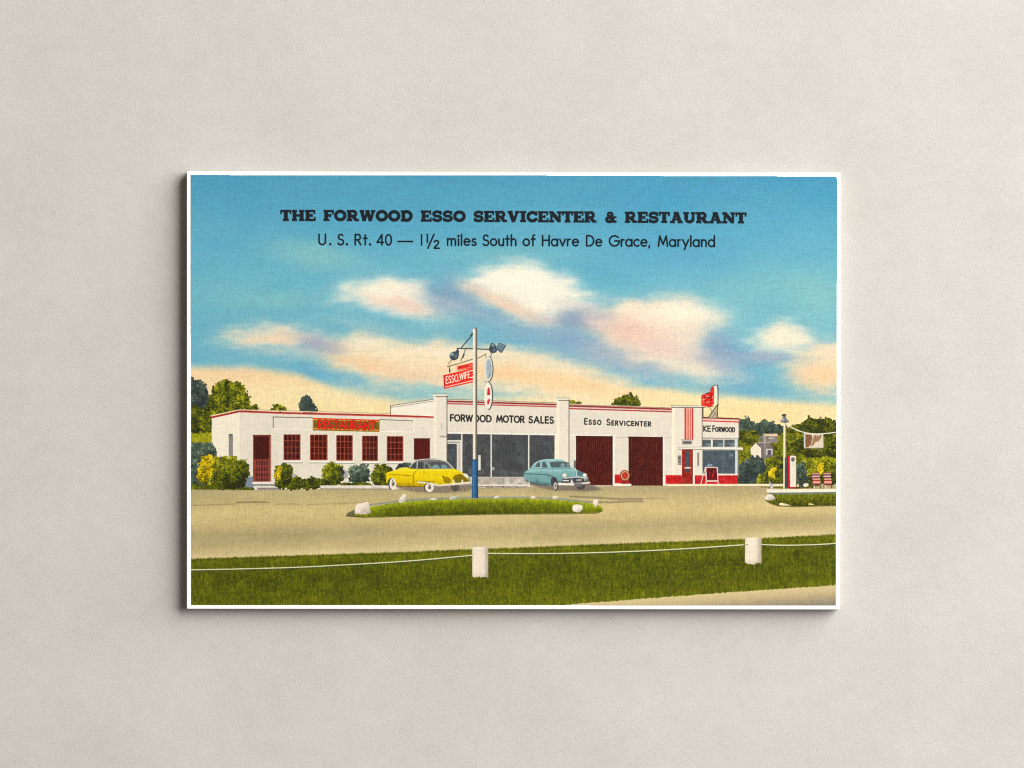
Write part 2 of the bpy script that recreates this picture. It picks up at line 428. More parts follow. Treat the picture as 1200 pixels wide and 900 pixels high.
relg = (y_ - top_) / 62.0
gt = np.interp(relg, [0, .06, .2, .5, .8, 1.1], [.34, .60, .46, .40, .46, .60])
put(sl, mk, grass(sl, 301, gt, GR), p_lawn)
# the near road in the lower right corner
p_near = part('near_road', label='printed corner of a second road below the grass')
mk = np.clip((y_ - bot_) * K + .5, 0, 1)
put(sl, mk, ramp(y_ + (x_[:1] * 0) if False else y_ - (lb[None, :] - 708), [706, 716, 728, 740], [(222, 202, 148), (200, 180, 134), (150, 138, 118), (112, 106, 100)]), p_near)

# ------------------------------------------------------------------ far trees
def tree(name, pts, pal, seed, label=None, **kw):
    i = part(name, label=label); foliage(i, pts, pal, seed, **kw); return i
i = part('field', label='bright green field behind the restaurant')
poly([(222, 505), (250, 505), (250, 572), (222, 572)], lambda x, y: grass(crop(222, 505, 250, 572), 11, .80, HEDGE), i)
tree('tree', [(220, 443), (229, 443), (236, 447), (243, 450), (244, 462), (250, 470), (252, 500), (236, 506), (220, 506)], BLUED, 21, 'dark blue green tree at the left edge', lift=.05)
tree('tree', [(220, 478), (232, 472), (239, 484), (250, 482), (252, 506), (220, 508)], DARKOL, 23, lift=.05)
tree('tree', [(240, 480), (247, 458), (254, 449), (262, 445), (276, 447), (285, 450), (291, 455), (290, 461), (294, 464), (291, 470), (296, 476), (303, 473), (306, 481), (282, 482), (249, 490), (250, 506), (234, 505), (233, 494)], OLIVE, 25, 'big round olive tree beside the restaurant', clump=6, contrast=2.2, slope=.25, rag=1.9, lift=.04)
tree('tree', [(317, 482), (319, 474), (325, 472), (333, 475), (339, 482)], OLIVE, 27, lift=.2)
tree('tree', [(350, 484), (350, 473), (352, 467), (358, 463), (364, 465), (369, 474), (372, 481), (372, 485)], BLUED, 29, 'small dark tree rising behind the restaurant roof', rag=1.2, lift=.1, contrast=1.2)
tree('tree', [(664, 476), (670, 469), (678, 471), (685, 476)], OLIVE, 31, lift=.2)
tree('tree', [(714, 476), (718, 471), (722, 468), (728, 463.5), (736, 461), (744, 461.5), (746, 467), (750, 470), (751, 479), (714, 478)], DARKOL, 33, 'bushy green tree rising behind the garage roof', rag=2.2, lift=.22)
tree('tree', [(862, 492), (870, 491), (873, 487), (878, 487), (880, 495), (890, 494), (897, 490), (905, 494), (914, 498), (924, 500), (924, 520), (862, 520)], BLUE, 35, 'blue green tree belt behind the white houses', lift=-.02, contrast=1.5)
tree('tree', [(916, 505), (926, 500), (936, 496), (944, 493), (947, 487), (952, 488), (955, 493), (964, 489), (972, 490), (984, 496), (984, 540), (916, 540)], DARKOL, 37, 'dark green trees at the right edge', clump=7, contrast=2.0)
i = part('hedge', label='yellow green hedge below the tree belt')
poly([(862, 552), (984, 552), (984, 567.6), (862, 567.6)], (72, 78, 24), i)
foliage(i, [(862, 510), (872, 505), (888, 505), (892, 515), (905, 515), (920, 505), (984, 515), (984, 572), (862, 572)], HEDGE, 39, rag=1.0, contrast=1.7, lift=-.12, clump=8)
foliage(i, [(864, 504), (876, 504), (888, 507), (890, 518), (878, 522), (864, 518)], DARKOL, 40, lift=.05)
foliage(i, [(922, 508), (940, 512), (944, 530), (935, 534), (922, 532)], OLIVE, 41, lift=-.05)
foliage(i, [(966, 508), (984, 506), (984, 534), (968, 534)], OLIVE, 42, lift=-.05)
foliage(i, [(942, 524), (984, 530), (984, 538), (938, 536)], DARKOL, 43, lift=-.1)
foliage(i, [(899, 536), (918, 534), (930, 536), (930, 568), (897, 568)], DARKOL, 45, lift=.08)
foliage(i, [(934, 537), (984, 535), (984, 549), (940, 552)], HEDGE, 46, lift=.02)
foliage(i, [(948, 551), (984, 552), (984, 568), (946, 568)], DARKOL, 47, lift=.12)
# far houses and a thin utility pole
i = part('house', label='grey house with a cream roof among the trees')
poly([(889, 514), (895.5, 508.5), (911, 509), (912, 519), (889.5, 519)], (142, 130, 128), i)
poly([(894, 508.4), (911, 508.2), (912, 511.2), (897, 511)], (226, 200, 160), i)
rect(900.5, 512.5, 906.5, 514.5, (186, 168, 152), i); line([(895.4, 508.5), (896, 519)], .8, (196, 180, 160), i)
foliage(i, [(889, 514), (893, 511), (894, 519), (889, 520)], BLUE, 48, alpha=.5)
i = part('house', label='small white gabled house with a grey roof')
poly([(879.3, 526), (885.5, 519.2), (892, 525), (892, 537), (880.6, 536)], (240, 226, 202), i)
poly([(892, 524.5), (905.5, 524.5), (905.5, 535), (892, 537.5)], (112, 104, 108), i)
rf = part('roof', i); poly([(885.2, 519), (902, 519), (905.8, 524.8), (891.6, 524.9)], (118, 106, 104), rf)
line([(885.3, 519), (902, 518.9)], .7, (190, 170, 150), rf)
wi = part('window', i); rect(898, 526, 905.2, 533.4, (222, 214, 204), wi); rect(899.3, 527.3, 904, 533.4, (88, 82, 92), wi)
i = part('utility_pole'); line([(896.4, 511), (896.6, 546)], 1.0, (176, 168, 152), i, .85, butt=True)
def shrub(name, pts, pal, seed, label=None, **kw):
    i = part(name, label=label); foliage(i, pts, pal, seed, **kw); return i
shrub('shrub', [(862, 546), (874, 540), (884, 533), (892, 536), (898, 545), (898, 568), (862, 568)], BLUED, 51, 'dark blue green shrub beside the office', lift=.02, contrast=1.4)
shrub('shrub', [(886, 560), (890, 554), (896, 554), (899, 560), (897, 567), (888, 567)], OLIVE, 53, lift=.22)
shrub('flowering_shrub', [(900, 553), (903, 548), (908, 547), (911, 552), (908, 559), (903, 561), (899, 558)], YELL, 55, 'yellow flowering shrub near the pump', lift=.25)
shrub('shrub', [(931, 550), (936, 541), (942, 541), (947, 552), (950, 568), (932, 570)], BLUE, 57, 'grey blue shrub behind the pump')
shrub('flowering_shrub', [(946, 552), (952, 549), (957, 552), (956, 557), (946, 557)], HEDGE, 59, lift=.4)
shrub('flowering_shrub', [(957, 546), (961, 541), (965, 542), (966, 548), (962, 556), (958, 553)], YELL, 60, lift=.2, rag=2)

# ------------------------------------------------------------------ restaurant wing
WALL = rgb(231, 222, 203); LITE = rgb(244, 234, 212); RED = rgb(168, 44, 44); MAROON = rgb(70, 22, 17); DARK = rgb(62, 60, 58)
def wallink(base, seed=1, amp=9):
    amp = amp * .45
    def f(x, y):
        n = fbm(x.shape, 7 * K, seed, 3)
        return base + ((n - .5) * 2 * amp)[..., None]
    return f
p_rest = part('restaurant_building', label='low white restaurant wing with maroon windows')
poly([(281, 482), (509.5, 489.4), (509.5, 573), (281, 573)], wallink(WALL, 3), p_rest)
sw = part('side_wall', p_rest); poly([(248.2, 489.5), (281.4, 482), (281.4, 573), (248.2, 573)], wallink(LITE, 4, 6), sw)
line([(281.3, 484), (281.3, 572)], .7, (214, 204, 184), 0, .6)
slit = part('window', p_rest, 'narrow slit window in the side wall'); rect(268, 508.5, 272.4, 536, lambda x, y: ramp(y, [508, 512, 536], [(88, 84, 84), (138, 132, 126), (142, 138, 140)]), slit)
line([(272.6, 508.6), (272.6, 536)], .6, (120, 112, 104), slit)
tr_ = part('roof_trim', p_rest)
line([(247.8, 487.4), (281, 480.2), (400, 483.6), (509, 487.2)], 1.4, (238, 216, 176), tr_)
line([(247.6, 489.3), (281, 482.0), (330, 483.9), (450, 486.9), (509.4, 488.8)], 2.1, RED, tr_)
line([(281, 482.9), (330, 484.7), (450, 487.8), (509.4, 489.6)], .7, (206, 84, 78), tr_, .8)
line([(281, 479.7), (400, 483.0), (509, 486.2)], .45, (128, 96, 72), 0, .7)
# panel frame
line([(320, 488.6), (366, 489.6)], 1.0, (94, 90, 84), 0, .9); line([(445, 491.6), (484, 493.2)], 1.0, (110, 104, 98), 0, .9)
line([(320.2, 488.6), (320.2, 502)], 1.1, (110, 104, 98), 0, .9)
line([(320, 502.3), (366, 503.4)], 1.0, (247, 240, 224), 0); line([(445, 505.4), (484.6, 506.4), (484.6, 493)], 1.0, (248, 241, 224), 0)
# door and steps
d = part('door', p_rest, 'maroon screen door with crossbars')
rect(296.5, 510, 317.3, 564.5, (150, 62, 46), d)
rect(297.6, 511.4, 315.4, 538.4, lambda x, y: MAROON + (np.sin(x * 2.9) * 10)[..., None], d)
for a, b in ((539.6, 545.6), (547.0, 552.4), (553.8, 559.2), (560.4, 563.6)):
    rect(298.8, a, 315, b, lambda x, y: rgb(92, 32, 26) + ((np.sin(x * 3.3) > .75) * 52)[..., None], d)
line([(296.3, 510), (317.4, 510)], .8, (88, 40, 34), d); line([(317.8, 511), (317.8, 564)], .8, (200, 188, 168), 0)
st = part('steps', p_rest)
poly([(286, 561), (297, 558), (297.5, 573.5), (284, 573.5)], (96, 116, 142), p_rest, .8)
rect(295.5, 564.8, 325, 567.2, (238, 232, 216), st); rect(297.4, 567.2, 327, 570, (148, 142, 138), st)
rect(297, 569.6, 329.5, 571.6, (240, 234, 218), st); rect(301.5, 571.4, 329.5, 573.8, (136, 130, 128), st); rect(297, 571.4, 301.6, 573.8, (226, 218, 202), st)
# sign
sg = part('sign', p_rest, 'olive sign board with orange neon lettering')
poly([(366.4, 489.8), (444.6, 492.2), (444.4, 506.2), (366.6, 504.4)], lambda x, y: rgb(122, 94, 22) + ((fbm(x.shape, 2 * K, 7, 2) - .5) * 60)[..., None], sg)
line([(367, 490.3), (444.2, 492.5)], 1.3, (228, 56, 36), sg); line([(367.5, 491.7), (444, 493.8)], 1.0, (250, 178, 60), sg)
line([(367, 502.3), (444, 504.3)], 1.4, (250, 150, 44), sg); line([(367, 503.8), (444, 505.6)], .8, (150, 110, 30), sg)
line([(366.9, 490), (366.9, 504)], .9, (190, 130, 50), sg); line([(444.3, 492.4), (444.3, 505.8)], .8, (90, 80, 20), sg)
sl_ = part('sign_lettering', p_rest)
word('RESTAURANT', 373, 439.5, 501.4, 503.2, 8.4, 'sans', (62, 40, 16), sl_, 2.9)
word('RESTAURANT', 373, 439.5, 501.4, 503.2, 8.2, 'sans', (240, 96, 60), sl_, 2.0)
word('RESTAURANT', 373, 439.5, 501.4, 503.2, 8.2, 'sans', (222, 32, 24), sl_, 1.5)
# gridded windows
def gridwin(x0, y0, x1, y1, seed):
    w_ = part('window', p_rest)
    rect(x0, y0, x1, y1, (146, 66, 46), w_)
    nx, ny = 4, 4
    for a in range(nx):
        for b in range(ny):
            u0 = x0 + .7 + (x1 - x0 - 1.0) * a / nx; u1 = x0 + .7 + (x1 - x0 - 1.0) * (a + 1) / nx - .95
            v0 = y0 + .8 + (y1 - y0 - 1.4) * b / ny; v1 = y0 + .8 + (y1 - y0 - 1.4) * (b + 1) / ny - .95
            r = random.Random(seed * 31 + a * 5 + b)
            c = MAROON * (.74 + .4 * r.random()) + rgb(6, 0, 0)
            rect(u0, v0, u1, v1, c, w_)
    s_ = part('window_sill', p_rest)
    rect(x0 - .6, y1 + .2, x1 + 1.6, y1 + 2.4, (247, 241, 226), s_)
    line([(x0 - .2, y1 + 3.0), (x1 + 1.8, y1 + 3.1)], .9, (132, 132, 128), 0, .85)
    line([(x1 + .9, y0 + 1), (x1 + .9, y1)], .9, (246, 238, 222), 0, .8)
for k, q in enumerate([(332.4, 509, 352.2, 539.3), (363.4, 509.4, 383.8, 539.5), (394.2, 510, 413.4, 539.9), (424.4, 510.6, 442.9, 540.2), (453.4, 511.2, 472.6, 540.4)]):
    gridwin(*q, k + 1)
w6 = part('window', p_rest, 'plain maroon louvred window without panes')
rect(485.2, 514, 504, 538.6, lambda x, y: MAROON + rgb(14, 2, 2) + (np.sin(x * 3.4) * 12)[..., None], w6)
line([(503.4, 514), (503.4, 538)], 1.0, (150, 60, 48), w6); line([(485, 514), (504, 514)], .7, (70, 24, 22), w6)

# ------------------------------------------------------------------ garage building
p_gar = part('garage_building', label='white motor sales garage with two maroon doors')
poly([(457.5, 475.6), (509, 468), (509, 488), (457.5, 485.6)], LITE + rgb(2, 2, 4), p_gar)
line([(457.4, 475.4), (508.5, 467.9)], .7, (92, 88, 80), p_gar); line([(458, 477.4), (508.5, 470)], .6, (120, 112, 98), p_gar); line([(457.6, 475.4), (457.6, 485.2)], .9, (104, 98, 86), p_gar)
poly([(523, 468), (652, 472.4), (790, 477.6), (790, 569), (523, 571)], wallink(WALL + rgb(-1, -1, 0), 8), p_gar)
# lintel strip and top edge
line([(524, 467.8), (652, 472.2)], .7, (120, 104, 90), p_gar); line([(667, 474.2), (787, 478.0)], .7, (150, 116, 84), p_gar)
tg = part('roof_trim', p_gar, 'two red stripes along the parapet')
line([(524, 470.2), (652, 474.2)], 1.9, (150, 42, 42), tg); line([(524, 471.6), (652, 475.5)], .9, (214, 186, 170), tg, .7); line([(524, 472.9), (652, 476.8)], 1.3, (192, 66, 62), tg)
line([(667, 475.7), (787.5, 479.6)], 1.9, (150, 46, 46), tg); line([(667, 477.2), (787.5, 481.1)], .9, (218, 190, 178), tg, .7); line([(667, 478.8), (787.5, 482.6)], 1.4, (176, 52, 52), tg)
# lettering
lt = part('wall_lettering', p_gar, 'black lettering over the show window')
INK = (46, 46, 44)
for wd, a, b in (('FORWOOD', 527.8, 575.6), ('MOTOR', 582, 614.2), ('SALES', 620, 648.6)):
    word(wd, a, b, 493.2 + (a - 527) * .0225, 493.2 + (b - 527) * .0225, 7.2, 'sans', INK, lt, 1.75)
lt2 = part('wall_lettering', p_gar, 'small black lettering over the garage doors')
word('ESSO', 684.9, 704.4, 497.0, 497.6, 6.5, 'small', INK, lt2, 1.4); word('SERVICENTER', 711.2, 762.6, 497.9, 499.5, 6.5, 'small', INK, lt2, 1.4)
line([(524, 507.2), (652, 509.4)], 1.6, (247, 242, 228), p_gar); line([(667, 509.9), (720, 511.2)], 1.5, (246, 240, 226), p_gar); line([(720, 512.4), (788, 513)], .7, (186, 176, 160), p_gar)
# show window
def glass(base, seed, amp=10):
    def f(x, y):
        n = fbm(x.shape, 5 * K, seed, 3); n2 = vnoise(x.shape, 1.0 * K, 2.0 * K, seed + 3)
        return rgb(*base) + ((n - .5) * 2 * amp + (n2 - .5) * amp * 1.6)[..., None]
    return f
sh = part('show_window', p_gar, 'dark plate glass show window')
poly([(524.2, 508.2), (650, 510.2), (650, 559), (524.2, 559)], glass((76, 78, 80), 61), sh)
dd = part('door', p_gar, 'glass entrance door of the show room')
rect(524.2, 515.6, 541, 571, (226, 220, 206), dd); rect(524.2, 517.6, 539, 518.8, (134, 128, 118), dd)
rect(524.2, 520.2, 535.3, 568, glass((74, 77, 80), 63), dd); rect(537.2, 520, 539.4, 570, (196, 188, 172), dd)
for mx, y1_ in ((541.1, 566), (575.6, 559), (619.6, 551)):
    line([(mx, 508.5 + (mx - 524) * .016), (mx, y1_)], 1.5, (238, 234, 222), sh, 1, True)
for gx, gy, gw_, gh_, gc in ((545, 520, 10, 20, 62), (562, 524, 8, 26, 64), (580, 515, 24, 28, 66), (590, 540, 22, 14, 62), (624, 520, 18, 22, 66), (548, 548, 20, 8, 98), (585, 552, 26, 4, 96)):
    poly([(gx, gy), (gx + gw_, gy + 1), (gx + gw_, gy + gh_), (gx, gy + gh_)], (gc, gc + 2, gc + 3), sh, .5, 1)
rect(560.4, 533.4, 563.4, 551, (226, 222, 208), sh); oval(578, 549, 1.6, 2, (168, 168, 162), sh)
rect(649.8, 510, 652.4, 566, (244, 236, 218), p_gar)
# bulkhead and walk under the glass
rect(541, 558.8, 622, 560.2, (240, 234, 220), p_gar); rect(541, 560.2, 622, 568, lambda x, y: rgb(196, 186, 172) + ((fbm(x.shape, 5 * K, 66, 2) - .5) * 70)[..., None], p_gar)
line([(541, 559.9), (616, 559.9)], .5, (110, 104, 96), p_gar)
wk = part('walkway', label='pale walkway in front of the show window')
rect(541, 568, 621, 569.4, (244, 236, 220), wk); rect(541, 569.4, 618, 572.2, lambda x, y: rgb(158, 146, 128) + ((vnoise(x.shape, 2.5 * K, 1 * K, 67) - .5) * 90)[..., None], wk)
# pilasters
for x0, x1, yt, yb, c0 in ((508.4, 524, 461.6, 571, 511.4), (652.4, 667, 466.2, 571, 655.6)):
    pl = part('pilaster', p_gar)
    rect(x0, yt + 2, x1, yb, wallink(WALL + rgb(2, 2, 2), int(x0), 7), pl); rect(x0, yt + 2, c0, yb, LITE + rgb(3, 2, 0), pl)
    rect(x0 - 1.2, yt, x1 + 1, yt + 3, (238, 230, 212), pl)
    line([(x0 - 1.2, yt), (x1 + .8, yt + .2)], .6, (110, 104, 92), pl); line([(c0 - 1, yt + 3.0), (x1 + .8, yt + 3.2)], .8, (86, 82, 74), pl)
    line([(x1 - .2, yt + 2), (x1 - .2, yb)], 1.0, (84, 80, 74), pl, .85)
line([(517, 496), (518, 503)], .9, (168, 160, 148), 0, .7); line([(516, 511.5), (523, 511.6)], 1.6, (120, 114, 106), 0, .7, soft=.6)
# garage doors
for x0, x1, yt, yb in ((675, 718.2, 511.2, 568.6), (736.6, 776.8, 512.2, 569.2)):
    g = part('garage_door', p_gar)
    poly([(x0, yt), (x1, yt + .6), (x1, yb), (x0, yb)], lambda x, y: rgb(80, 26, 19) + (np.sin(x * 2.6) * 9 + (fbm(x.shape, 3 * K, 68, 2, .3) - .5) * 30)[..., None], g)
    line([(x0, yt), (x1, yt + .6)], 1.1, (52, 18, 16), g); line([(x1 - 1, yt), (x1 - 1, yb)], 1.4, (64, 22, 18), g, .8); line([(x0 + .6, yt), (x0 + .6, yb)], 1.0, (60, 22, 18), g, .8)
    rect(x1, yt - 1, x1 + 2, yb, (248, 241, 224), p_gar)
REDB = lambda x, y: rgb(200, 34, 36) + ((fbm(x.shape, 3 * K, 77, 2) - .5) * 40)[..., None]
bs = part('red_base', p_gar); rect(720.4, 556, 736.6, 566.4, REDB, bs)
bs = part('red_base', p_gar); rect(780, 556.8, 799.2, 567.4, REDB, bs)
kb = part('kerb'); rect(720.6, 566.8, 739.8, 570, (244, 236, 216), kb); line([(722, 570.3), (740, 570.2)], .7, (130, 118, 98), kb)
ty = part('tyre_sign', label='round red and tan tyre shaped sign on a stand')
rect(727.6, 562.5, 736, 567, (150, 40, 34), ty); oval(732.3, 557.4, 6.0, 6.6, (128, 52, 34), ty); oval(732.4, 557.3, 5.0, 5.6, (212, 160, 116), ty); oval(732.4, 557.3, 3.5, 3.9, (176, 48, 36), ty); oval(732.4, 557.4, 1.7, 2.4, (206, 60, 44), ty)
rect(672.3, 539.5, 675, 549, (104, 114, 112), p_gar)

# ------------------------------------------------------------------ office
p_off = part('office_building', label='white corner office with a red striped tower')
poly([(823, 489), (866.4, 490.6), (865.6, 514), (823, 514)], wallink(WALL + rgb(2, 1, 0), 12), p_off)
line([(866, 491), (865.4, 560)], .9, (120, 112, 104), p_off)
to = part('roof_trim', p_off); line([(823, 489.3), (866.4, 490.9)], 1.7, (122, 40, 38), to); line([(823, 491), (866, 492.8)], 1.1, (232, 186, 172), to); line([(823, 493), (866, 494.6)], 1.4, (206, 60, 56), to)
lo = part('wall_lettering', p_off)
word('KE', 824.4, 832.4, 505.4, 505.5, 6.2, 'sans', INK, lo, 1.35); word('FORWOOD', 835.2, 861.0, 505.6, 506.2, 6.6, 'small', INK, lo, 1.25)
line([(823, 513.3), (865, 514)], 1.0, (120, 112, 108), p_off)
rect(823, 514, 864.4, 557, (236, 230, 216), p_off)
for a, b in ((823.2, 833), (835.4, 847.6), (848.9, 861)):
    wv = part('window', p_off); rect(a, 515.2, b, 523.6, glass((84, 90, 94), int(a), 10), wv); rect(a + (b - a) * .45, 519, b, 523.6, (132, 152, 156), wv, .6)
bw = part('show_window', p_off, 'large blue grey plate glass window of the office')
rect(823.2, 527.6, 861.6, 555.2, glass((76, 88, 96), 81, 12), bw); rect(846, 528, 848, 555, (100, 114, 122), bw, .5); oval(857, 533, 2.5, 2, (124, 138, 146), bw, .7); rect(829, 544, 834.6, 546.4, (130, 158, 166), bw)
rect(861.6, 514.2, 863.6, 557, (206, 218, 220), p_off); rect(841, 555.2, 864.8, 557, (240, 228, 206), p_off)
bs = part('red_base', p_off); rect(823, 557, 864.2, 567.4, REDB, bs)
tw = part('tower', p_off)
rect(787.4, 476, 822.6, 567.4, wallink(WALL + rgb(4, 3, 2), 13, 6), tw); rect(787.4, 478, 791, 556.8, LITE + rgb(4, 3, 0), tw)
rect(785.6, 475.0, 825, 477.2, (236, 226, 204), tw); line([(785.4, 475.2), (824.8, 475.8)], .5, (116, 104, 90), tw); line([(787, 477.4), (825, 477.6)], .8, (88, 82, 76), tw); line([(822.8, 478), (822.8, 524)], .9, (110, 100, 90), tw)
rect(780, 556.8, 799.2, 567.4, REDB, bs)
sp = part('red_stripe_panel', tw if False else p_off); rect(802.2, 478.4, 812.4, 515, (236, 176, 152), sp)
for xx, ww, cc in ((803, 1.6, (206, 44, 42)), (805.2, .8, (214, 90, 76)), (807.1, .8, (206, 76, 66)), (809, .8, (210, 88, 74)), (811.7, 1.6, (204, 42, 42))):
    line([(xx, 478.4), (xx, 515)], ww, cc, sp, 1, True)
pq = part('name_plate', p_off); rect(798.6, 515.8, 811.8, 521.6, (214, 204, 190), pq); rect(799.8, 517, 810.4, 520.4, lambda x, y: rgb(84, 80, 78) + ((np.sin(x * 3.6) > .3) * 46)[..., None], pq)
line([(798.6, 515.6), (812, 515.6)], .8, (110, 98, 92), pq)
od = part('door', p_off, 'red entrance door with a narrow glass pane')
rect(799.2, 526.6, 812, 567.2, lambda x, y: rgb(150, 38, 28) + ((fbm(x.shape, 3 * K, 15, 2) - .5) * 40)[..., None], od)
rect(803.2, 528.6, 807.8, 547.4, (74, 86, 92), od); rect(803, 549.6, 808.2, 553.4, (64, 66, 68), od); rect(802.4, 547.4, 809, 549, (232, 220, 206), od); line([(809.6, 529), (809.6, 556)], .8, (216, 84, 66), od, .8); line([(800, 556.6), (811.6, 556.6)], .7, (110, 26, 20), od)
rect(812, 526.6, 814, 567.2, (246, 238, 222), p_off)
bs2 = bs; rect(814, 557, 823, 567.2, REDB, bs2)
wb = part('wall_box', p_off); rect(794.2, 533.6, 798.6, 545, (156, 148, 136), wb); rect(795, 535, 797.6, 538.4, (104, 100, 94), wb); oval(796.4, 541, 1, 1.4, (110, 104, 98), wb)
pk = part('plaque', p_off); rect(817, 530.4, 819.4, 546, (150, 146, 140), pk); line([(818.2, 531), (818.2, 545)], .6, (110, 106, 102), pk)
cn = part('canopy', p_off); poly([(794.6, 524.2), (870.6, 524.4), (870.8, 527), (794.8, 526.2)], (238, 230, 214), cn); line([(794.8, 526.4), (870.6, 527.4)], .8, (128, 120, 110), cn); line([(794.8, 524.2), (823, 523.6)], .5, (150, 142, 130), cn)
# board on the walk
sb = part('sandwich_board', label='maroon sandwich board with a white frame')
line([(826.6, 548), (821.4, 566.4)], 1.1, (232, 206, 196), sb); line([(828, 563), (827, 567.4)], 1.1, (232, 214, 202), sb); line([(840.4, 563), (842.6, 567.4)], 1.1, (232, 214, 202), sb)
poly([(826, 547), (841, 547.2), (842, 564.4), (827.4, 564.6)], (236, 210, 200), sb)
poly([(827.6, 548.4), (839.8, 548.4), (840.8, 562.6), (828.6, 562.8)], lambda x, y: rgb(98, 18, 22) + ((fbm(x.shape, 3 * K, 17, 2) - .5) * 24)[..., None], sb)
line([(831.6, 553), (832, 556.5), (831.4, 558)], .9, (190, 36, 40), sb); line([(836.6, 551), (836, 556), (834.6, 559.6), (835.6, 556.6), (834.4, 556)], 1.1, (220, 44, 44), sb)
# rooftop sign
rs = part('rooftop_sign', label='red rooftop sign seen edge on, with its steel frame')
line([(823.6, 477.6), (823.6, 489.6)], 1.6, (112, 88, 74), rs); line([(831.6, 476), (833.8, 482.4)], .8, (110, 100, 90), rs)
poly([(830, 489.6), (840.6, 474), (841.4, 489.8)], (190, 172, 140), rs); line([(830, 489.6), (841, 473.6)], 1.1, (78, 72, 66), rs); line([(841, 474), (840.8, 489.6)], 1.1, (92, 84, 76), rs); line([(835, 489), (838, 484), (840.5, 488)], .6, (110, 100, 84), rs)
rect(836.8, 451.6, 840.2, 474.2, (238, 230, 210), rs); line([(840.6, 452), (841.6, 456), (841.4, 476)], 1.2, (84, 92, 94), rs); line([(836.8, 452), (834, 454), (832.6, 457)], .8, (96, 88, 80), rs); line([(836.6, 451.4), (840.6, 451.6)], .8, (90, 88, 84), rs)
lr = part('sign_lettering', rs)
poly([(822, 463.4), (826, 461.8), (826.4, 463), (829, 460.6), (832.6, 459.2), (833, 455.4), (835, 453.4), (836.8, 454.4), (836.6, 473), (834.6, 476), (829.4, 477), (829, 475.8), (825.6, 476.4), (822.4, 475.2)], lambda x, y: rgb(224, 46, 34) + ((vnoise(x.shape, 1.6 * K, 1.6 * K, 18) - .5) * 44)[..., None], lr)
line([(822.4, 464.4), (822.2, 475)], .6, (110, 26, 20), lr); line([(833.8, 461), (833.6, 470)], 1.0, (70, 32, 28), lr, .8); line([(824.6, 466), (825, 474)], .9, (250, 130, 100), lr, .9); line([(828, 466), (830.6, 466), (828.6, 469), (830.6, 473)], .7, (120, 20, 18), lr, .8); line([(827.2, 461.6), (831, 460.4)], .7, (90, 40, 30), lr)
for q in ([(826, 464), (826.2, 474.6)], [(832, 462), (832.2, 475)]): line(q, .7, (128, 24, 20), lr, .9)
for q in ([(823.2, 468.6), (825.4, 468.2)], [(828, 471.4), (830.8, 471)], [(828, 464.6), (830.4, 464.2)], [(834.4, 466), (836, 465.6)]): line(q, .9, (252, 214, 180), lr, .9)
line([(822, 477.4), (836, 476.6)], .6, (96, 70, 60), rs); line([(822.2, 464), (825, 461.8), (831.6, 459.4), (834, 453.4)], .5, (90, 66, 60), rs)

# ------------------------------------------------------------------ planting in front of the restaurant
shrub('shrub', [(220, 522), (232, 518), (244, 519), (252, 522), (256, 532), (250, 545), (240, 572), (220, 573)], BLUE, 91, 'grey blue shrub at the corner of the restaurant', lift=0)
gs = part('grass_strip'); poly([(222, 567), (262, 569), (298, 571.5), (298, 574.5), (222, 573.5)], lambda x, y: grass(crop(222, 567, 298, 574.5), 12, .5, OLIVE), gs)
shrub('shrub', [(246, 540), (256, 534), (266, 536), (274, 534), (281, 541), (285, 536), (291, 543), (293, 552), (290, 564), (284, 573), (250, 573), (244, 560)], OLIVE, 93, 'large olive shrub beside the restaurant door', contrast=1.9, slope=1.05, lift=.0)
shrub('flowering_shrub', [(232, 545), (236, 536), (244, 532), (252, 535), (250, 545), (247, 558), (242, 567), (233, 566), (230, 556)], YELL, 95, 'yellow flowering shrub left of the olive shrub', contrast=2.0, slope=.5)
poly([(342, 553), (348, 557), (352, 561), (342, 562)], (160, 158, 160), p_rest, .7)
shrub('ground_cover', [(322, 562), (342, 561), (350, 557), (355, 561), (366, 559), (378, 561), (382, 570), (376, 573.5), (322, 574)], OLIVE, 97, lift=-.06)
shrub('shrub', [(320, 556), (323, 546), (330, 543), (340, 544), (343, 552), (342, 563), (336, 572), (323, 572)], OLIVE, 99, 'rounded shrub with a yellow side', contrast=1.8, lift=-.08)
foliage(len(PARTS) - 1, [(321, 556), (324, 547), (330, 545), (331, 552), (327, 562), (323, 562)], YELL, 101, lift=.15)
poly([(401, 549), (407, 552), (408, 560), (401, 562)], (140, 140, 146), p_rest, .7)
shrub('shrub', [(376, 556), (379, 546), (386, 542.5), (396, 542.5), (402, 547), (402, 560), (399, 570), (379, 570)], OLIVE, 103, 'rounded olive shrub under the restaurant sign', contrast=2.0, slope=.6)
foliage(len(PARTS) - 1, [(399, 546), (403, 548), (402.5, 560), (400, 563)], BLUED, 105, rag=.8)
shrub('shrub', [(408, 550), (412, 544.5), (422, 544), (432, 545), (434, 554), (433, 567), (411, 568)], BLUE, 107, 'grey blue clipped shrub', lift=-.03, slope=.6)
shrub('shrub', [(399, 566), (412, 564.5), (436, 566), (436, 570.5), (399, 570.5)], OLIVE, 108, lift=-.1, rag=.8)
shrub('shrub', [(435, 556), (438, 547), (446, 544), (456, 545), (461, 549), (461, 566), (455, 571), (436, 570)], OLIVE, 109, 'rounded green shrub beside the yellow car', slope=.5, lift=-.08)
shrub('shrub', [(464, 549), (468, 542.5), (478, 542.5), (486, 545), (484, 555), (464, 555)], BLUED, 111, lift=-.05, rag=.7)
kb = part('kerb', label='long pale kerb below the shrubs')
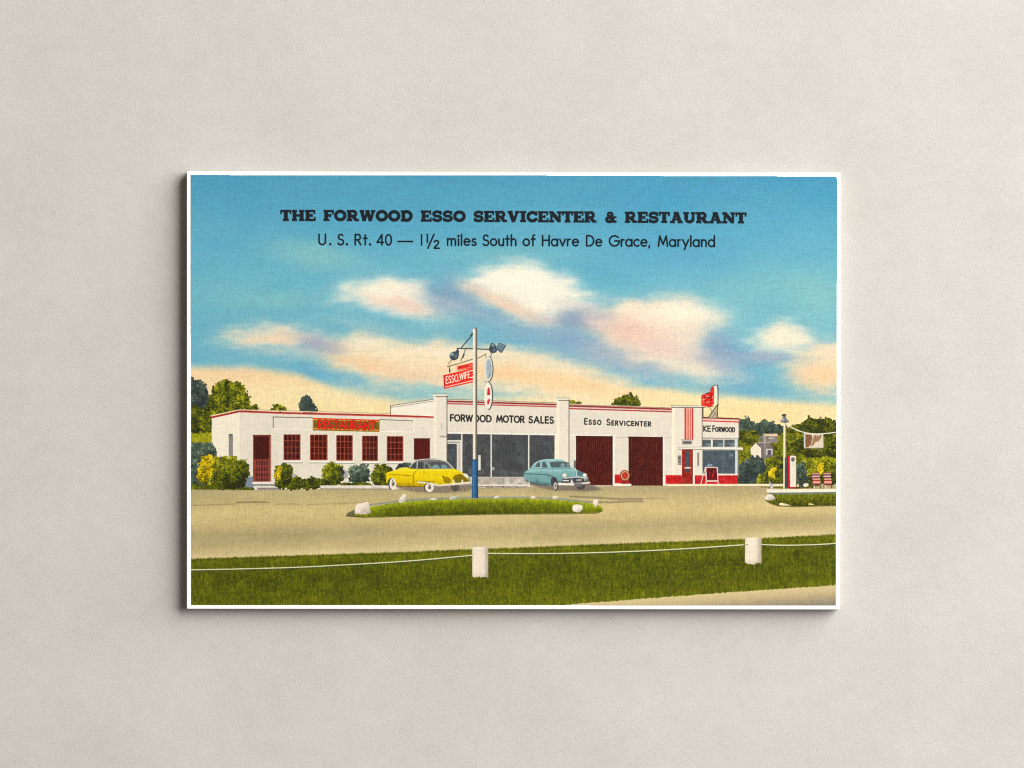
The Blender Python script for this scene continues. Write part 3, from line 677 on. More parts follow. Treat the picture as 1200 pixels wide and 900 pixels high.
rect(375.5, 569.2, 458.5, 572.4, lambda x, y: rgb(226, 214, 202) + ((fbm(x.shape, 4 * K, 19, 2) - .5) * 40)[..., None], kb); line([(375.5, 569.3), (458, 569.2)], .8, (246, 236, 222), kb); line([(376, 572.9), (462, 573)], .9, (112, 98, 88), kb)
kb = part('kerb', label='cream kerb in front of the office')
poly([(780, 567.2), (919, 567), (919, 569.4), (782, 569.8)], (240, 228, 194), kb); line([(781, 570.3), (919, 570)], .8, (176, 156, 112), kb)

# ------------------------------------------------------------------ cars
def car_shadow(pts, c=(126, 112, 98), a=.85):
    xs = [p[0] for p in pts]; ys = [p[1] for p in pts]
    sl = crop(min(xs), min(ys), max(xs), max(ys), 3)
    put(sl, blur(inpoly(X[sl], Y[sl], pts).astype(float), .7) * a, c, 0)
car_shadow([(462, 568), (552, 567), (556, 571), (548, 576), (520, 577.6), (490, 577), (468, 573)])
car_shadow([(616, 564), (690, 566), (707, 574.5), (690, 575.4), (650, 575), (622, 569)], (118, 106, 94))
YC = rgb(234, 206, 6)
c1 = part('car', label='yellow car with a dark window band, seen from behind')
fw = part('wheel', c1); oval(533.5, 571.2, 5.4, 4.4, (92, 84, 78), fw)
CAR1 = [(452, 554.8), (456, 552.6), (463, 551.4), (468, 548.6), (477, 548), (490, 549), (510, 549), (530, 548.6), (537, 551), (543, 554.5), (548, 559), (550.4, 564), (549, 567.2), (520, 568.4), (505, 568.6), (497, 570.2), (480, 570.4), (464, 569.6), (463.4, 564), (461, 560.4), (457.6, 560), (454.8, 562.6), (454.2, 566), (452.6, 566)]
def yell(x, y):
    t = (y - 549) / 20
    c = ramp(t + (fbm(x.shape, 3 * K, 20, 2) - .5) * .25, [0, .2, .5, .85, 1], [(246, 222, 40), (238, 212, 10), (236, 206, 4), (222, 190, 4), (176, 146, 4)])
    return c
bd = part('body', c1); poly(smooth_poly(CAR1, 1), yell, bd)
poly([(519.6, 558), (528, 560), (528.6, 566.6), (519.4, 566)], (138, 112, 8), bd, .85, 1)
poly([(530.6, 557), (541, 554.6), (548.6, 562), (549.8, 565.4), (531, 566.2)], (112, 96, 4), bd, .88, 1); poly([(528, 552), (540, 555), (531, 558)], (222, 196, 20), bd, .8, 1)
oval(519.4, 558.8, .9, 1.2, (86, 52, 20), bd)
line([(484.6, 569.4), (484.4, 557), (486, 553.6), (490.6, 549.6)], .7, (110, 92, 10), bd, .9); line([(456, 556.2), (470, 556.6), (482, 557.6)], .8, (132, 110, 12), bd, .9); line([(452.4, 555), (452.8, 566)], .7, (190, 160, 10), bd)
line([(464, 570), (497, 570.6)], .9, (96, 80, 20), bd, .8); line([(468, 548.8), (477, 547.8)], 1.0, (250, 236, 120), bd, .8)
line([(463, 552.6), (478, 550.4), (505, 551), (528, 550.6)], 1.1, (250, 234, 96), bd, .6, soft=.5); line([(466, 566.4), (496, 567.2)], 1.8, (190, 158, 6), bd, .55, soft=.6); line([(500, 560.4), (518, 559.6)], 2.2, (246, 222, 50), bd, .5, soft=.9)
line([(488, 563.6), (510, 564.8)], .7, (110, 90, 8), bd, .9); line([(497, 551), (496.6, 563)], .5, (180, 152, 8), bd, .8)
GH1 = [(479, 549), (481.6, 544.2), (486, 541), (492, 538.8), (501, 538), (513, 538.4), (522, 540.2), (527, 544.4), (531.6, 549.6), (520, 549.4), (500, 549.6)]
rfp = part('roof', c1); poly(smooth_poly(GH1, 1), (128, 130, 124), rfp)
poly([(500, 541), (512, 540), (521, 541.4), (526, 545), (528, 548), (507, 548.6), (503.4, 544)], (84, 86, 88), rfp, 1, 1)
poly([(486, 541.4), (492, 539.4), (502, 538.6), (513, 539), (521, 541), (512, 541.4), (500, 541.6), (496, 541.6), (488, 541.6)], (120, 120, 118), rfp, .9, 1)
wn = part('window', c1); poly([(481.4, 548.6), (483, 544.6), (487.6, 541.6), (488.4, 548.8)], (70, 76, 80), wn)
wn = part('window', c1); poly([(489.6, 541), (496.6, 541.6), (496.2, 549), (488.6, 548.8)], (66, 72, 78), wn); poly([(498, 549), (498.4, 543), (501.6, 545.6), (503, 549)], (74, 80, 84), wn)
wn = part('rear_window', c1); poly([(505.6, 549), (508, 545), (511, 544.4), (515, 546.6), (515.2, 549)], (132, 176, 180), wn, .75); poly([(517, 548.8), (517.2, 545), (521, 544.2), (524, 547), (524.4, 548.8)], (126, 170, 176), wn, .75); poly([(515.2, 549), (515.2, 545.6), (517, 544.6), (517, 549)], (80, 86, 92), wn)
line([(479.6, 549.2), (496, 549.4)], .7, (120, 108, 40), 0, .9); line([(488.6, 549), (489.4, 541)], .9, (214, 206, 186), rfp)
line([(480, 547), (484.4, 541.4), (492, 538.4), (502, 537.8), (514, 538.2), (522.6, 540.2), (528, 545), (531.4, 549)], .7, (244, 238, 222), rfp)
line([(486, 540.2), (492, 538), (502, 537.4), (512, 537.6)], .4, (128, 122, 112), 0, .8)
bp = part('bumper', c1)
line([(490, 565), (500, 565.8), (508, 567.4)], 1.8, (238, 228, 206), bp); line([(508, 567.6), (514, 569.2), (524, 568.4), (536, 567), (551, 565.4)], 2.4, (232, 220, 200), bp)
line([(510, 569.4), (516, 570), (530, 569)], .7, (120, 108, 92), bp, .8); line([(531.6, 562.8), (531.4, 568)], 1.7, (242, 234, 214), bp); line([(541.8, 562.8), (541.8, 567)], 1.7, (242, 234, 214), bp)
poly([(541, 555.2), (546, 554.6), (549, 557.4), (549, 561), (546.6, 560)], (234, 226, 206), bp, 1, 1); line([(549, 560), (549.8, 564)], 1.0, (110, 100, 86), bp)
for cx, cy, rx, ry in ((460.4, 567.2, 3.9, 6.9), (503.2, 571.2, 4.9, 5.5)):
    w_ = part('wheel', c1); oval(cx - .9, cy, rx + .6, ry + .3, (70, 62, 54), w_); oval(cx, cy, rx, ry, (238, 230, 214), w_); oval(cx, cy - .4, rx * .50, ry * .52, (206, 196, 180), w_)
    line([(cx - .4, cy - ry * .7), (cx + 1, cy + ry * .2)], .9, (84, 76, 70), w_); line([(cx + 1.6, cy - 2), (cx + 1.4, cy + 1.4)], .7, (100, 92, 84), w_); oval(cx - .2, cy + .5, 1.0, 1.4, (96, 88, 82), w_)
# teal car
c2 = part('car', label='pale teal car facing right in front of the show window')
w_ = part('wheel', c2); oval(680.5, 569.4, 5.4, 4.4, (72, 68, 68), w_)
CAR2 = [(613.3, 557), (614.6, 552.8), (621, 549.4), (625, 543.6), (631, 539.8), (640, 538), (652, 537.8), (662, 539.6), (667, 543.4), (669.6, 548.2), (674, 549.4), (680, 552.4), (686, 555), (689, 559), (690, 565.6), (676, 567.6), (655, 568), (653, 566), (648, 569.4), (640, 569.4), (630, 568), (620, 565), (615.4, 562)]
def teal(x, y):
    return ramp((y - 538) / 31 + (fbm(x.shape, 4 * K, 22, 2) - .5) * .3, [0, .3, .55, .8, 1], [(146, 194, 192), (138, 186, 184), (124, 172, 172), (116, 160, 162), (84, 116, 120)])
bd = part('body', c2); poly(smooth_poly(CAR2, 1), teal, bd)
poly([(676, 551), (683, 554), (687, 557), (676, 558)], (84, 112, 116), bd, .9, 1)
line([(614.6, 555.2), (628, 555.6), (642, 556.6), (650, 559.4)], 1.0, (62, 88, 94), bd, .95); line([(634, 549), (634.6, 556)], .6, (90, 124, 128), bd); line([(626, 549.2), (643, 549.4), (668, 549)], .6, (92, 130, 134), bd, .8)
line([(620, 552), (634, 550.8), (646, 551.4), (660, 552)], 1.6, (176, 214, 208), bd, .6, soft=.6); line([(622, 564.6), (640, 567)], 2.2, (84, 118, 122), bd, .6, soft=.8); line([(662, 551), (672, 551.4)], 1.2, (184, 216, 210), bd, .6, soft=.5)
line([(673, 549), (675.4, 552), (676, 558)], .8, (206, 226, 222), bd); line([(626.6, 543.4), (632, 540), (640, 538.6), (652, 538.2)], .7, (188, 222, 218), bd, .9); line([(615.6, 562.4), (624, 566.6), (640, 569)], 1.0, (60, 66, 66), bd, .9)
for pts in ([(626.8, 547.8), (628.6, 543.4), (632.6, 541), (633, 547.8)], [(635, 541), (638.8, 541.2), (642, 548), (635, 548)]):
    wn = part('window', c2); poly(pts, (84, 98, 100), wn); line([pts[0], pts[-1]], .6, (180, 206, 204), bd)
wn = part('windscreen', c2); poly([(644, 541.6), (650, 540.8), (658, 540.8), (667, 542.2), (668.4, 547.6), (646, 548)], glass((82, 96, 100), 24, 8), wn); oval(659.4, 545, 2.6, 2.4, (140, 172, 174), wn, .8); oval(665.6, 545, 1.6, 2, (130, 164, 166), wn, .7)
poly([(645.4, 561), (648, 558.6), (651, 559), (653.6, 563), (653, 570), (646, 569.4)], (66, 66, 68), bd, 1, 1)
w_ = part('wheel', c2); oval(651.4, 569.4, 3.0, 5.8, (66, 60, 58), w_); oval(650.8, 569.4, 2.2, 4.4, (186, 182, 174), w_); oval(651.0, 569.4, .9, 1.8, (112, 108, 104), w_)
gl = part('grille', c2); poly([(659, 560.8), (672, 560), (688, 560), (688, 566), (658, 566.4)], (78, 82, 82), gl); line([(660, 563), (666, 563.4)], 1.3, (228, 224, 212), gl); line([(662, 560.6), (676, 558.8), (688, 561)], 1.0, (208, 206, 196), gl); line([(676, 562.6), (686, 562.4)], 1.2, (214, 208, 196), gl)
poly([(668.6, 566), (669.6, 561), (672, 566)], (236, 230, 216), gl); oval(683, 563, 1.4, 1.7, (60, 62, 64), gl)
for cx, cy, r in ((661.6, 557.4, 2.9), (685.4, 557.2, 2.6)):
    h = part('headlight', c2); oval(cx, cy, r, r + .2, (198, 200, 188), h); oval(cx - .4, cy - .6, r * .6, r * .6, (242, 236, 216), h)
bp = part('bumper', c2); line([(655, 567.2), (672, 567.6)], 2.6, (240, 232, 216), bp); line([(673, 567.2), (682, 566.6), (690.6, 565.6)], 2.2, (230, 214, 198), bp); rect(673, 566.4, 682, 570.4, (112, 112, 112), bp); line([(619.8, 567.4), (620.4, 565)], 1.4, (226, 220, 206), bp)

# ------------------------------------------------------------------ grass island with stones
isl = part('grass_island', label='oval grass island edged with white stones')
ISL = [(405.6, 604), (409, 600.4), (420, 597), (436, 594), (452, 591), (470, 588.4), (500, 586), (530, 585), (560, 584.4), (620, 584.4), (650, 585.6), (680, 588.4), (700, 591.4), (706.6, 595.4), (706, 599), (698, 601), (670, 601.6), (600, 602.2), (520, 603.6), (470, 605), (425, 606), (408, 605.6)]
line([(430, 592), (452, 589.4), (470, 587), (500, 584.8), (550, 583.2), (620, 583.2), (655, 584.4), (690, 588.6)], 2.0, (124, 138, 128), 0, .85, soft=.4)
def isl_ink(x, y):
    tp = np.interp(x, [405, 440, 470, 500, 560, 620, 660, 706], [602, 593.4, 588.4, 586, 584.4, 584.4, 586.2, 593])
    t = np.interp((y - tp) / 18, [0, .12, .3, .7, 1], [.86, .84, .56, .38, .22])
    sl = crop(min(p[0] for p in ISL), min(p[1] for p in ISL), max(p[0] for p in ISL), max(p[1] for p in ISL))
    n = .5 * fbm(x.shape, 4 * K, 401, 2) + .5 * vnoise(x.shape, 1 * K, 2.4 * K, 402)
    return ramp(t + (n - .5) * .5, [0, .35, .7, 1], [(48, 54, 4), (84, 92, 6), (128, 136, 12), (168, 178, 36)])
poly(ISL, isl_ink, isl)
line([(406, 604.6), (425, 606.4), (470, 605.4), (520, 604), (600, 602.6), (670, 602), (699, 601.4), (706, 599)], .8, (66, 62, 30), 0, .8)
poly([(405, 604.6), (408, 600.6), (416, 597), (418, 602), (412, 605.8)], (92, 88, 74), isl, .8)
def stone(pts, parent, c=(240, 228, 208)):
    s_ = part('stone', parent)
    xs = [p[0] for p in pts]; ys = [p[1] for p in pts]
    def f(x, y):
        t = (x - min(xs)) / (max(xs) - min(xs)) * .5 + (y - min(ys)) / (max(ys) - min(ys)) * .7
        return ramp(t + (fbm(x.shape, 2.5 * K, int(xs[0] * 7), 2) - .5) * .4, [0, .55, .9, 1.2], [np.array(c) + 8, np.array(c), np.array(c) * .84, np.array(c) * .62])
    poly(smooth_poly(pts, 1), f, s_)
stone([(415, 601), (417.6, 590.4), (424, 589.6), (430.6, 587.6), (432.6, 590), (433.6, 597), (435, 601), (430, 603), (418, 602.6)], isl, (242, 226, 208))
stone([(467, 589), (468, 584), (472, 579.6), (475.4, 577.8), (476, 583), (474.4, 588.6), (470, 589.6)], isl)
stone([(503, 586), (505, 583.8), (510, 583.6), (513, 585), (512, 586.4)], isl, (226, 222, 206))
stone([(526, 585.6), (528, 582), (534, 581), (535.4, 583), (534, 585.6)], isl, (206, 210, 200))
stone([(577.6, 584.4), (580, 581.4), (584, 580.8), (586, 582.6), (583, 584.4)], isl, (226, 222, 204))
stone([(621.4, 584), (622.4, 581.6), (625, 580.8), (628.4, 583), (627, 584.6)], isl)
stone([(647.6, 585), (647.8, 581.2), (651, 580.8), (654.6, 581.4), (654.4, 584.8)], isl, (236, 220, 192))
stone([(670.4, 597), (671.4, 592), (675, 591), (680, 591.4), (683, 593), (682.6, 597.6), (679, 600.6), (673, 600)], isl, (244, 232, 212))
stone([(694.6, 589), (695.4, 586), (698, 585), (701.4, 587), (700.4, 590), (699.6, 594), (697, 593.6)], isl)

# ------------------------------------------------------------------ pump island at the right
pi_ = part('pump_island', label='grass topped pump island with a cream slab')
poly([(896, 584.6), (900, 580), (905, 577.6), (984, 577), (984, 592), (930, 593.4), (912, 592.6), (901, 589)], lambda x, y: ramp((592 - y) / 15 * .5 + .15 + (vnoise(x.shape, 1 * K, 2 * K, 88) - .5) * .6, [0, .35, .7, 1], [(52, 56, 6), (92, 96, 8), (124, 126, 14), (150, 150, 30)]), pi_)
line([(897, 586), (903, 590.4), (912, 593), (930, 593.8), (984, 592.4)], .9, (74, 62, 28), 0, .8)
sb_ = part('slab', pi_); poly([(898, 573.4), (984, 572.8), (984, 576.6), (899, 577.6)], (242, 232, 206), sb_); poly([(899, 577.4), (984, 576.4), (984, 578.6), (903, 579.6)], (106, 124, 124), sb_, .85)
stone([(895.6, 584), (899, 579.6), (904, 578.8), (909.4, 584), (907, 586.4), (898, 586.2)], pi_, (236, 228, 208)); stone([(912.6, 591), (914, 589), (920, 590), (928.6, 592.8), (922, 593), (914, 592.2)], pi_, (240, 226, 180)); stone([(946.6, 590.4), (950, 589.8), (955.4, 591.4), (949, 592)], pi_, (236, 224, 160))
# lamp post
lp = part('lamp_post', label='tall cream lamp post at the pump island')
line([(919.4, 496), (919.2, 572.6)], 2.6, (240, 226, 186), lp, 1, True); line([(920.9, 496), (920.9, 538)], 1.1, (126, 112, 86), lp, 1, True); line([(920.8, 536), (920.6, 572.6)], 2.2, (52, 84, 106), lp, 1, True)
lh = part('lamp_head', lp); poly([(914.6, 494.4), (916.6, 491), (917.4, 488), (920.4, 487), (922, 491), (924.8, 494), (920, 495.8)], (112, 126, 130), lh); poly([(915, 487.6), (917.6, 484.8), (921.8, 485.4), (920.4, 488.4)], (70, 74, 76), lh); line([(915, 494.6), (924.6, 494.4)], .9, (58, 62, 66), lh); line([(918, 491), (917, 493.6)], .9, (196, 208, 208), lh)
# rope and banner
rp = part('rope', label='cream rope sagging from the lamp post'); line([(921.6, 496.6), (927, 500.6), (935, 504.6), (943, 507), (952, 508.3), (962, 508.4), (972, 507.6), (982, 506.2)], 1.2, (238, 232, 208), rp, rnd=1)
bn = part('banner', label='white banner with brown patches hanging from the rope')
poly([(942, 507.6), (964.8, 508.8), (965, 524.8), (942.4, 525)], (222, 208, 188), bn); rect(942, 508, 943.4, 524, (206, 208, 212), bn)
poly([(943.6, 509), (951.6, 509.6), (951.4, 516), (950.4, 521), (947, 524.4), (943.8, 524.2)], lambda x, y: rgb(122, 74, 36) + ((vnoise(x.shape, 1.4 * K, 2 * K, 96) - .5) * 50)[..., None], bn, .85)
poly([(952.4, 512), (955, 509.8), (958, 510.6), (963.4, 509.6), (962.4, 513.6), (959.4, 517), (956, 518), (953.4, 521.4), (950, 523.6), (952, 518)], lambda x, y: rgb(136, 90, 52) + ((vnoise(x.shape, 1.4 * K, 2 * K, 97) - .5) * 60)[..., None], bn, .72)
line([(942, 525.3), (965, 525.2)], .7, (120, 112, 100), bn)
# pump
pu = part('fuel_pump', label='red and cream fuel pump'); rect(922.4, 533.8, 926.4, 572, (194, 30, 44), pu); line([(922.6, 534), (922.6, 572)], .8, (110, 22, 30), pu)
poly([(925.6, 535.8), (926.6, 533.9), (931.8, 534), (933, 536), (933, 571.6), (925.8, 571.4)], (236, 226, 204), pu); line([(932.8, 537), (932.8, 571)], .6, (160, 150, 132), pu); rect(924.6, 570.6, 933.6, 572.6, (150, 36, 40), pu)
dl = part('dial', pu); oval(929.2, 538.4, 2.1, 2.5, (78, 78, 84), dl); oval(929.2, 538.2, 1.1, 1.3, (116, 112, 116), dl); line([(929.2, 541.6), (929, 546)], .7, (170, 160, 150), dl, .7)
# watering can, stones
wc = part('watering_can', label='grey can with a spout on the kerb'); poly([(901, 564.4), (902.2, 564), (904.4, 567.6), (906.4, 566.6), (906, 573), (902.6, 573), (902, 568)], (178, 172, 166), wc); line([(904.6, 568), (904.6, 572.6)], .9, (232, 224, 212), wc)
sn = part('rubble', label='small pale stones beside the pump'); poly([(940.4, 569), (942, 566.6), (947, 566), (947.8, 569), (944, 571)], (234, 222, 200), sn, 1, 1); oval(935, 569, 1.2, 1.5, (228, 218, 204), sn); line([(936.8, 567.4), (939, 571), (942, 572)], 1.2, (96, 96, 84), sn)
for bx in (951.0, 964.2):
    ch = part('lawn_chair', label='striped pink and purple lawn chair')
    line([(bx + 1.6, 560), (bx + 1.2, 572)], .8, (88, 60, 50), ch); line([(bx + 9.6, 566), (bx + 10.6, 572)], 1.1, (80, 54, 46), ch)
    for k, c in enumerate([(214, 150, 120), (110, 66, 104), (232, 190, 150), (104, 60, 92), (232, 176, 140), (172, 54, 50), (236, 184, 150), (200, 110, 96)]):
        y0_ = 554.2 + k * 1.62; s0 = bx + .2 * k
        poly([(s0, y0_), (s0 + 9, y0_), (s0 + 9.3, y0_ + 1.7), (s0 + .2, y0_ + 1.7)], c, ch)
    line([(bx + .1, 554), (bx + 1.6, 567)], .6, (120, 60, 50), ch); rect(bx + 2.6, 567.4, bx + 10.6, 568.6, (110, 44, 44), ch); line([(bx + 3.2, 569), (bx + 3.2, 572)], .8, (232, 222, 208), ch)

# ------------------------------------------------------------------ sign pole in the middle
sp_ = part('sign_pole', label='tall cream pole with a blue foot carrying signs and lamps')
arm = part('bracket', sp_)
IRON = (62, 72, 78)
line([(554.6, 391), (547, 400), (540, 408.2)], 1.3, IRON, arm); line([(552, 393), (553.8, 391)], 2.2, IRON, arm)
line([(535.6, 408.2), (555, 408.6), (575, 409.6)], 1.4, (66, 84, 90), arm); line([(545.6, 409), (543, 416), (540, 423)], .9, IRON, arm); line([(543.8, 415), (542.2, 419)], 1.7, (60, 64, 68), arm)
line([(524, 429.6), (536, 426.6), (554.6, 420.6)], 1.0, (100, 96, 88), arm); line([(559, 420.4), (563, 418.4), (569.4, 414.6)], .9, (104, 98, 90), arm); line([(569.4, 414.6), (569.6, 420)], .8, (80, 78, 74), arm)
line([(526.5, 429), (526.8, 434)], .9, (72, 68, 64), arm); line([(527, 433), (527, 436)], 1.6, (66, 62, 58), arm); line([(529.4, 421.6), (525.4, 426.6)], .9, (100, 100, 98), arm); line([(575.4, 413), (575.6, 418)], 1.0, (90, 92, 92), arm)
la = part('lamp', sp_); poly([(526.2, 416), (529, 412.4), (534, 412), (535.6, 408.6), (538, 410), (537.8, 416), (536.6, 420.6), (532, 422.6), (528, 421)], (70, 80, 88), la, 1, 1); oval(529.4, 415, 2.4, 2.2, (158, 172, 180), la, .85); oval(534, 417, 1.6, 2.4, (104, 118, 126), la, .8); line([(528, 420), (532, 422), (536, 420)], .8, (48, 52, 56), la)
la = part('lamp', sp_); poly([(572.6, 410), (575, 402), (578, 401.6), (581.6, 405), (583.6, 410), (580, 414), (575.4, 413.8)], (66, 78, 86), la, 1, 1); oval(577.6, 404.6, 2.2, 1.9, (136, 156, 166), la, .8); oval(579, 410, 1.4, 2, (102, 120, 130), la, .8)
la = part('lamp', sp_); poly([(581.4, 406.4), (584.4, 401.6), (588.4, 403), (593, 404.6), (590, 409), (587.4, 413.6), (584.6, 411.6), (582, 409.4)], (108, 132, 146), la); line([(588, 412.6), (592.6, 405)], 1.2, (64, 84, 98), la); line([(583, 409), (587.2, 413)], 1.2, (56, 70, 80), la); line([(584.6, 402), (592.6, 404.6)], .6, (78, 98, 110), la)
# red sign
rd = part('red_sign', sp_, 'slanted red sign board with white lettering')
poly([(535.8, 429), (555.6, 424.6), (555.8, 431.4), (536, 434.4)], (232, 66, 50), rd); line([(537.4, 431.2), (549, 428.6)], 1.3, (196, 34, 30), rd); line([(537, 433.4), (554, 429.8)], .6, (246, 158, 130), rd); line([(550, 428.4), (554.6, 427.2)], .9, (246, 140, 118), rd)
poly([(519.8, 439.6), (555.4, 431.2), (555.8, 447.6), (521, 455.8)], lambda x, y: rgb(232, 46, 34) + ((fbm(x.shape, 3 * K, 91, 2) - .5) * 26)[..., None], rd)
line([(520, 440), (521, 455.4)], .9, (176, 30, 26), rd); line([(521.8, 453.6), (555.4, 445.6)], 1.0, (252, 214, 192), rd); line([(551.2, 434.6), (554.2, 433.8)], 1.1, (252, 226, 210), rd); line([(551.4, 442.4), (554.4, 441.8)], 1.1, (252, 226, 210), rd)
rl = part('sign_lettering', sp_)
word('ESSO.', 522.6, 538.2, 449.6, 446.4, 8.2, 'sans', (250, 228, 210), rl, 1.05); word('WIFE', 538.6, 550.6, 445.2, 442.2, 7.4, 'sans', (250, 226, 208), rl, 1.05)
# hanging ovals
ov = part('oval_sign', sp_, 'grey blue hanging oval sign'); oval(573, 432.4, 5.4, 15, (76, 80, 80), ov); oval(572.2, 432.2, 5.0, 14.6, (226, 222, 206), ov); oval(572.4, 432.4, 3.6, 11.4, lambda x, y: ramp((x - 568) / 9 + (vnoise(x.shape, 1.5 * K, 3 * K, 93) - .5) * .5, [0, .5, 1], [(202, 208, 206), (168, 180, 186), (132, 148, 156)]), ov)
line([(569, 447), (571.4, 449), (575, 446)], .8, (80, 76, 70), arm)
ov = part('oval_sign', sp_, 'cream hanging oval sign with red marks'); oval(572.8, 464, 5.2, 16.4, (88, 90, 86), ov); oval(571.9, 463.8, 4.6, 15.8, (240, 234, 216), ov)
mk_ = part('sign_mark', sp_); poly([(571.2, 455.4), (572.8, 453.6), (574.2, 456), (574, 462.6), (571, 462.6)], (214, 44, 40), mk_, 1, 1); rect(570.8, 460, 574.4, 463, (206, 40, 38), mk_); poly([(570.8, 469), (573.6, 467), (574.4, 468), (573.4, 473.6), (571, 474.4)], (214, 56, 50), mk_, 1, 1)
po = part('pole', sp_)
rect(554.2, 384.4, 557.4, 540, lambda x, y: ramp(x, [554, 555.4, 557.4], [(224, 214, 194), (246, 238, 218), (222, 210, 188)]), po); rect(557.2, 384.4, 559, 540, (122, 114, 100), po); line([(554.2, 384.5), (559, 384.5)], .8, (96, 92, 84), po); line([(558.8, 386), (558.8, 538)], .7, (84, 78, 70), po)
ft = part('pole_foot', sp_); poly([(553.4, 538.6), (559.8, 538.6), (560.4, 583.6), (552.8, 583.6)], lambda x, y: ramp(x + (fbm(x.shape, 3 * K, 95, 2) - .5) * 1.6, [553, 555.2, 557.6, 560], [(46, 92, 136), (66, 118, 160), (48, 92, 136), (26, 54, 88)]), ft); line([(553.4, 538.8), (559.8, 538.8)], .9, (26, 44, 70), ft)

# ------------------------------------------------------------------ posts and rope on the lawn
def rope(pts, label=None):
    r_ = part('rope', label=label)
    line([(a, b + 1.0) for a, b in pts], 1.3, (44, 70, 62), 0, .85, rnd=1); line(pts, 1.3, (226, 222, 176), r_, rnd=1)
rope([(222, 667.8), (260, 667.2), (300, 666.2), (350, 664.8), (400, 662.2), (450, 659.4), (500, 655.8), (554, 650.6)], 'rope running from the left edge to the first post')
rope([(572, 648.4), (620, 648.8), (670, 648.4), (720, 646.9), (770, 644.9), (820, 642), (874, 638.2)], 'rope between the two white posts')
rope([(892, 638), (905, 638.7), (925, 639), (950, 638.4), (968, 637.6), (982, 636.4)], 'rope running from the second post to the right edge')
def post(x0, y0, x1, y1, seed, label):
    p_ = part('post', label=label)
    sl = crop(x0, y0, x1, y1, 2)
    e = (vnoise((1, GW), 1.6 * K, 1, seed)[0] - .5) * 2.4
    x, y = X[sl], Y[sl]
    r_ = np.clip(np.minimum(x - x0, x1 - x) / 3, 0, 1)
    m_ = np.clip((x - x0) * K + .5, 0, 1) * np.clip((x1 - x) * K + .5, 0, 1) * np.clip((y - y0 - (1 - r_) * .8) * K + .5, 0, 1) * np.clip((y1 + e[sl[1]][None, :] - y) * K + .5, 0, 1)
    c = ramp((x - x0) / (x1 - x0) + (fbm(x.shape, 4 * K, seed, 2) - .5) * .12, [0, .12, .5, .72, .8, 1], [(222, 206, 182), (240, 228, 206), (240, 226, 202), (232, 218, 196), (206, 192, 176), (182, 170, 156)])
    c = c + np.clip(1 - (y - y0) / 3, 0, 1)[..., None] * 10 - np.clip((y - y1 + 5) / 6, 0, 1)[..., None] * 26
    put(sl, m_, c, p_)
post(553.4, 641, 572.2, 676, 501, 'left white post on the grass')
post(873, 630.2, 892.4, 660.6, 502, 'right white post on the grass')
line([(872, 638.4), (876.6, 638.2)], .8, (110, 100, 80), 0, .8)

# ------------------------------------------------------------------ heading
TI = (28, 34, 40)
ti = part('title_lettering', label='heavy black slab serif heading')
for wd, a, b in (('THE', 328.6, 370), ('FORWOOD', 379, 483.6), ('ESSO', 493, 545.6), ('SERVICENTER', 555, 699.2), ('&', 709.6, 722.6), ('RESTAURANT', 732, 874.6)):
    f = lambda q: 258.9 + max(0, q - 380) * .0060
    word(wd, a, b, f(a), f(b), 12.8, 'slab', TI, ti)
su = part('subtitle_lettering', label='thin black line of address lettering')
for wd, a, b in (('U.', 373.4, 387.8), ('S.', 396, 407.4), ('Rt.', 415.8, 434.6), ('40', 442, 459), ('-', 466.6, 484.2), ('1', 493.4, 494.6), ('h/', 500.2, 515.2), ('miles', 524, 558), ('South', 566, 605), ('of', 613, 627.2), ('Havre', 635.4, 678), ('De', 687, 705.4), ('Grace,', 714, 761.8), ('Maryland', 771.4, 837.6)):
    f = lambda q: 286.6 + (q - 373) * .0050
    word(wd, a, b, f(a), f(b), 12.0, 'sans', (20, 28, 36), su, 1.95)

# ------------------------------------------------------------------ linen stock: the ink breaks up along the threads
lum = COL.mean(-1)
RIB = (vnoise((GH, GW), .95 * K, 6 * K, 901) - .5) * 1.5 + (vnoise((GH, GW), .95 * K, 1.2 * K, 907) - .5) * .9
RIBY = (vnoise((GH, GW), 9 * K, .95 * K, 902) - .5) * 2
GRN = np.random.RandomState(903).randn(GH // 2 + 1, GW // 2 + 1).repeat(2, 0).repeat(2, 1)[:GH, :GW]
tone = .026 + .062 * np.clip(1 - lum / 150, 0, 1)
lw = ((IDM == p_lawn) * .09 + (IDM == p_road) * .008 + np.isin(IDM, FOL) * .07 + (IDM == p_sky) * .012)
COL *= (1 + (vnoise((GH, GW), 1.1 * K, 10 * K, 911) - .5) * 2 * lw)[..., None]
soft_ = np.isin(IDM, [p_sky, p_road, p_lawn]) | (lum < 170)
tone = tone * np.where(soft_, 1.25, .72)
lower = np.clip((Y - 380) / 120, .35, 1)
COL *= (1 + RIB * tone * 1.5 * lower + RIBY * tone * .8 + GRN * tone * .75)[..., None]
RG = (vnoise((GH, GW), 1.3 * K, 1.3 * K, 904) - .5); BG_ = (vnoise((GH, GW), 1.3 * K, 1.3 * K, 905) - .5)
COL += np.stack([RG * 9, (RG + BG_) * -3, BG_ * 9], -1)
# trim to the printed area
PIC = [(223.6, 205.2), (600, 205.6), (977.6, 207.0), (980, 207.6), (981, 210), (980.6, 400), (979.4, 709.4), (600, 709.2), (224.2, 709.2), (223.8, 450)]
wob = (vnoise((GH, GW), 3 * K, 3 * K, 906) - .5) * .02
IDM[~inpoly(X + wob, Y + wob, PIC)] = 0
COL = np.clip(COL, 3, 253)

# ------------------------------------------------------------------ materials
def nodes(name):
    m = bpy.data.materials.new(name); m.use_nodes = True
    nt = m.node_tree
    return m, nt, nt.nodes, nt.links, nt.nodes["Principled BSDF"]

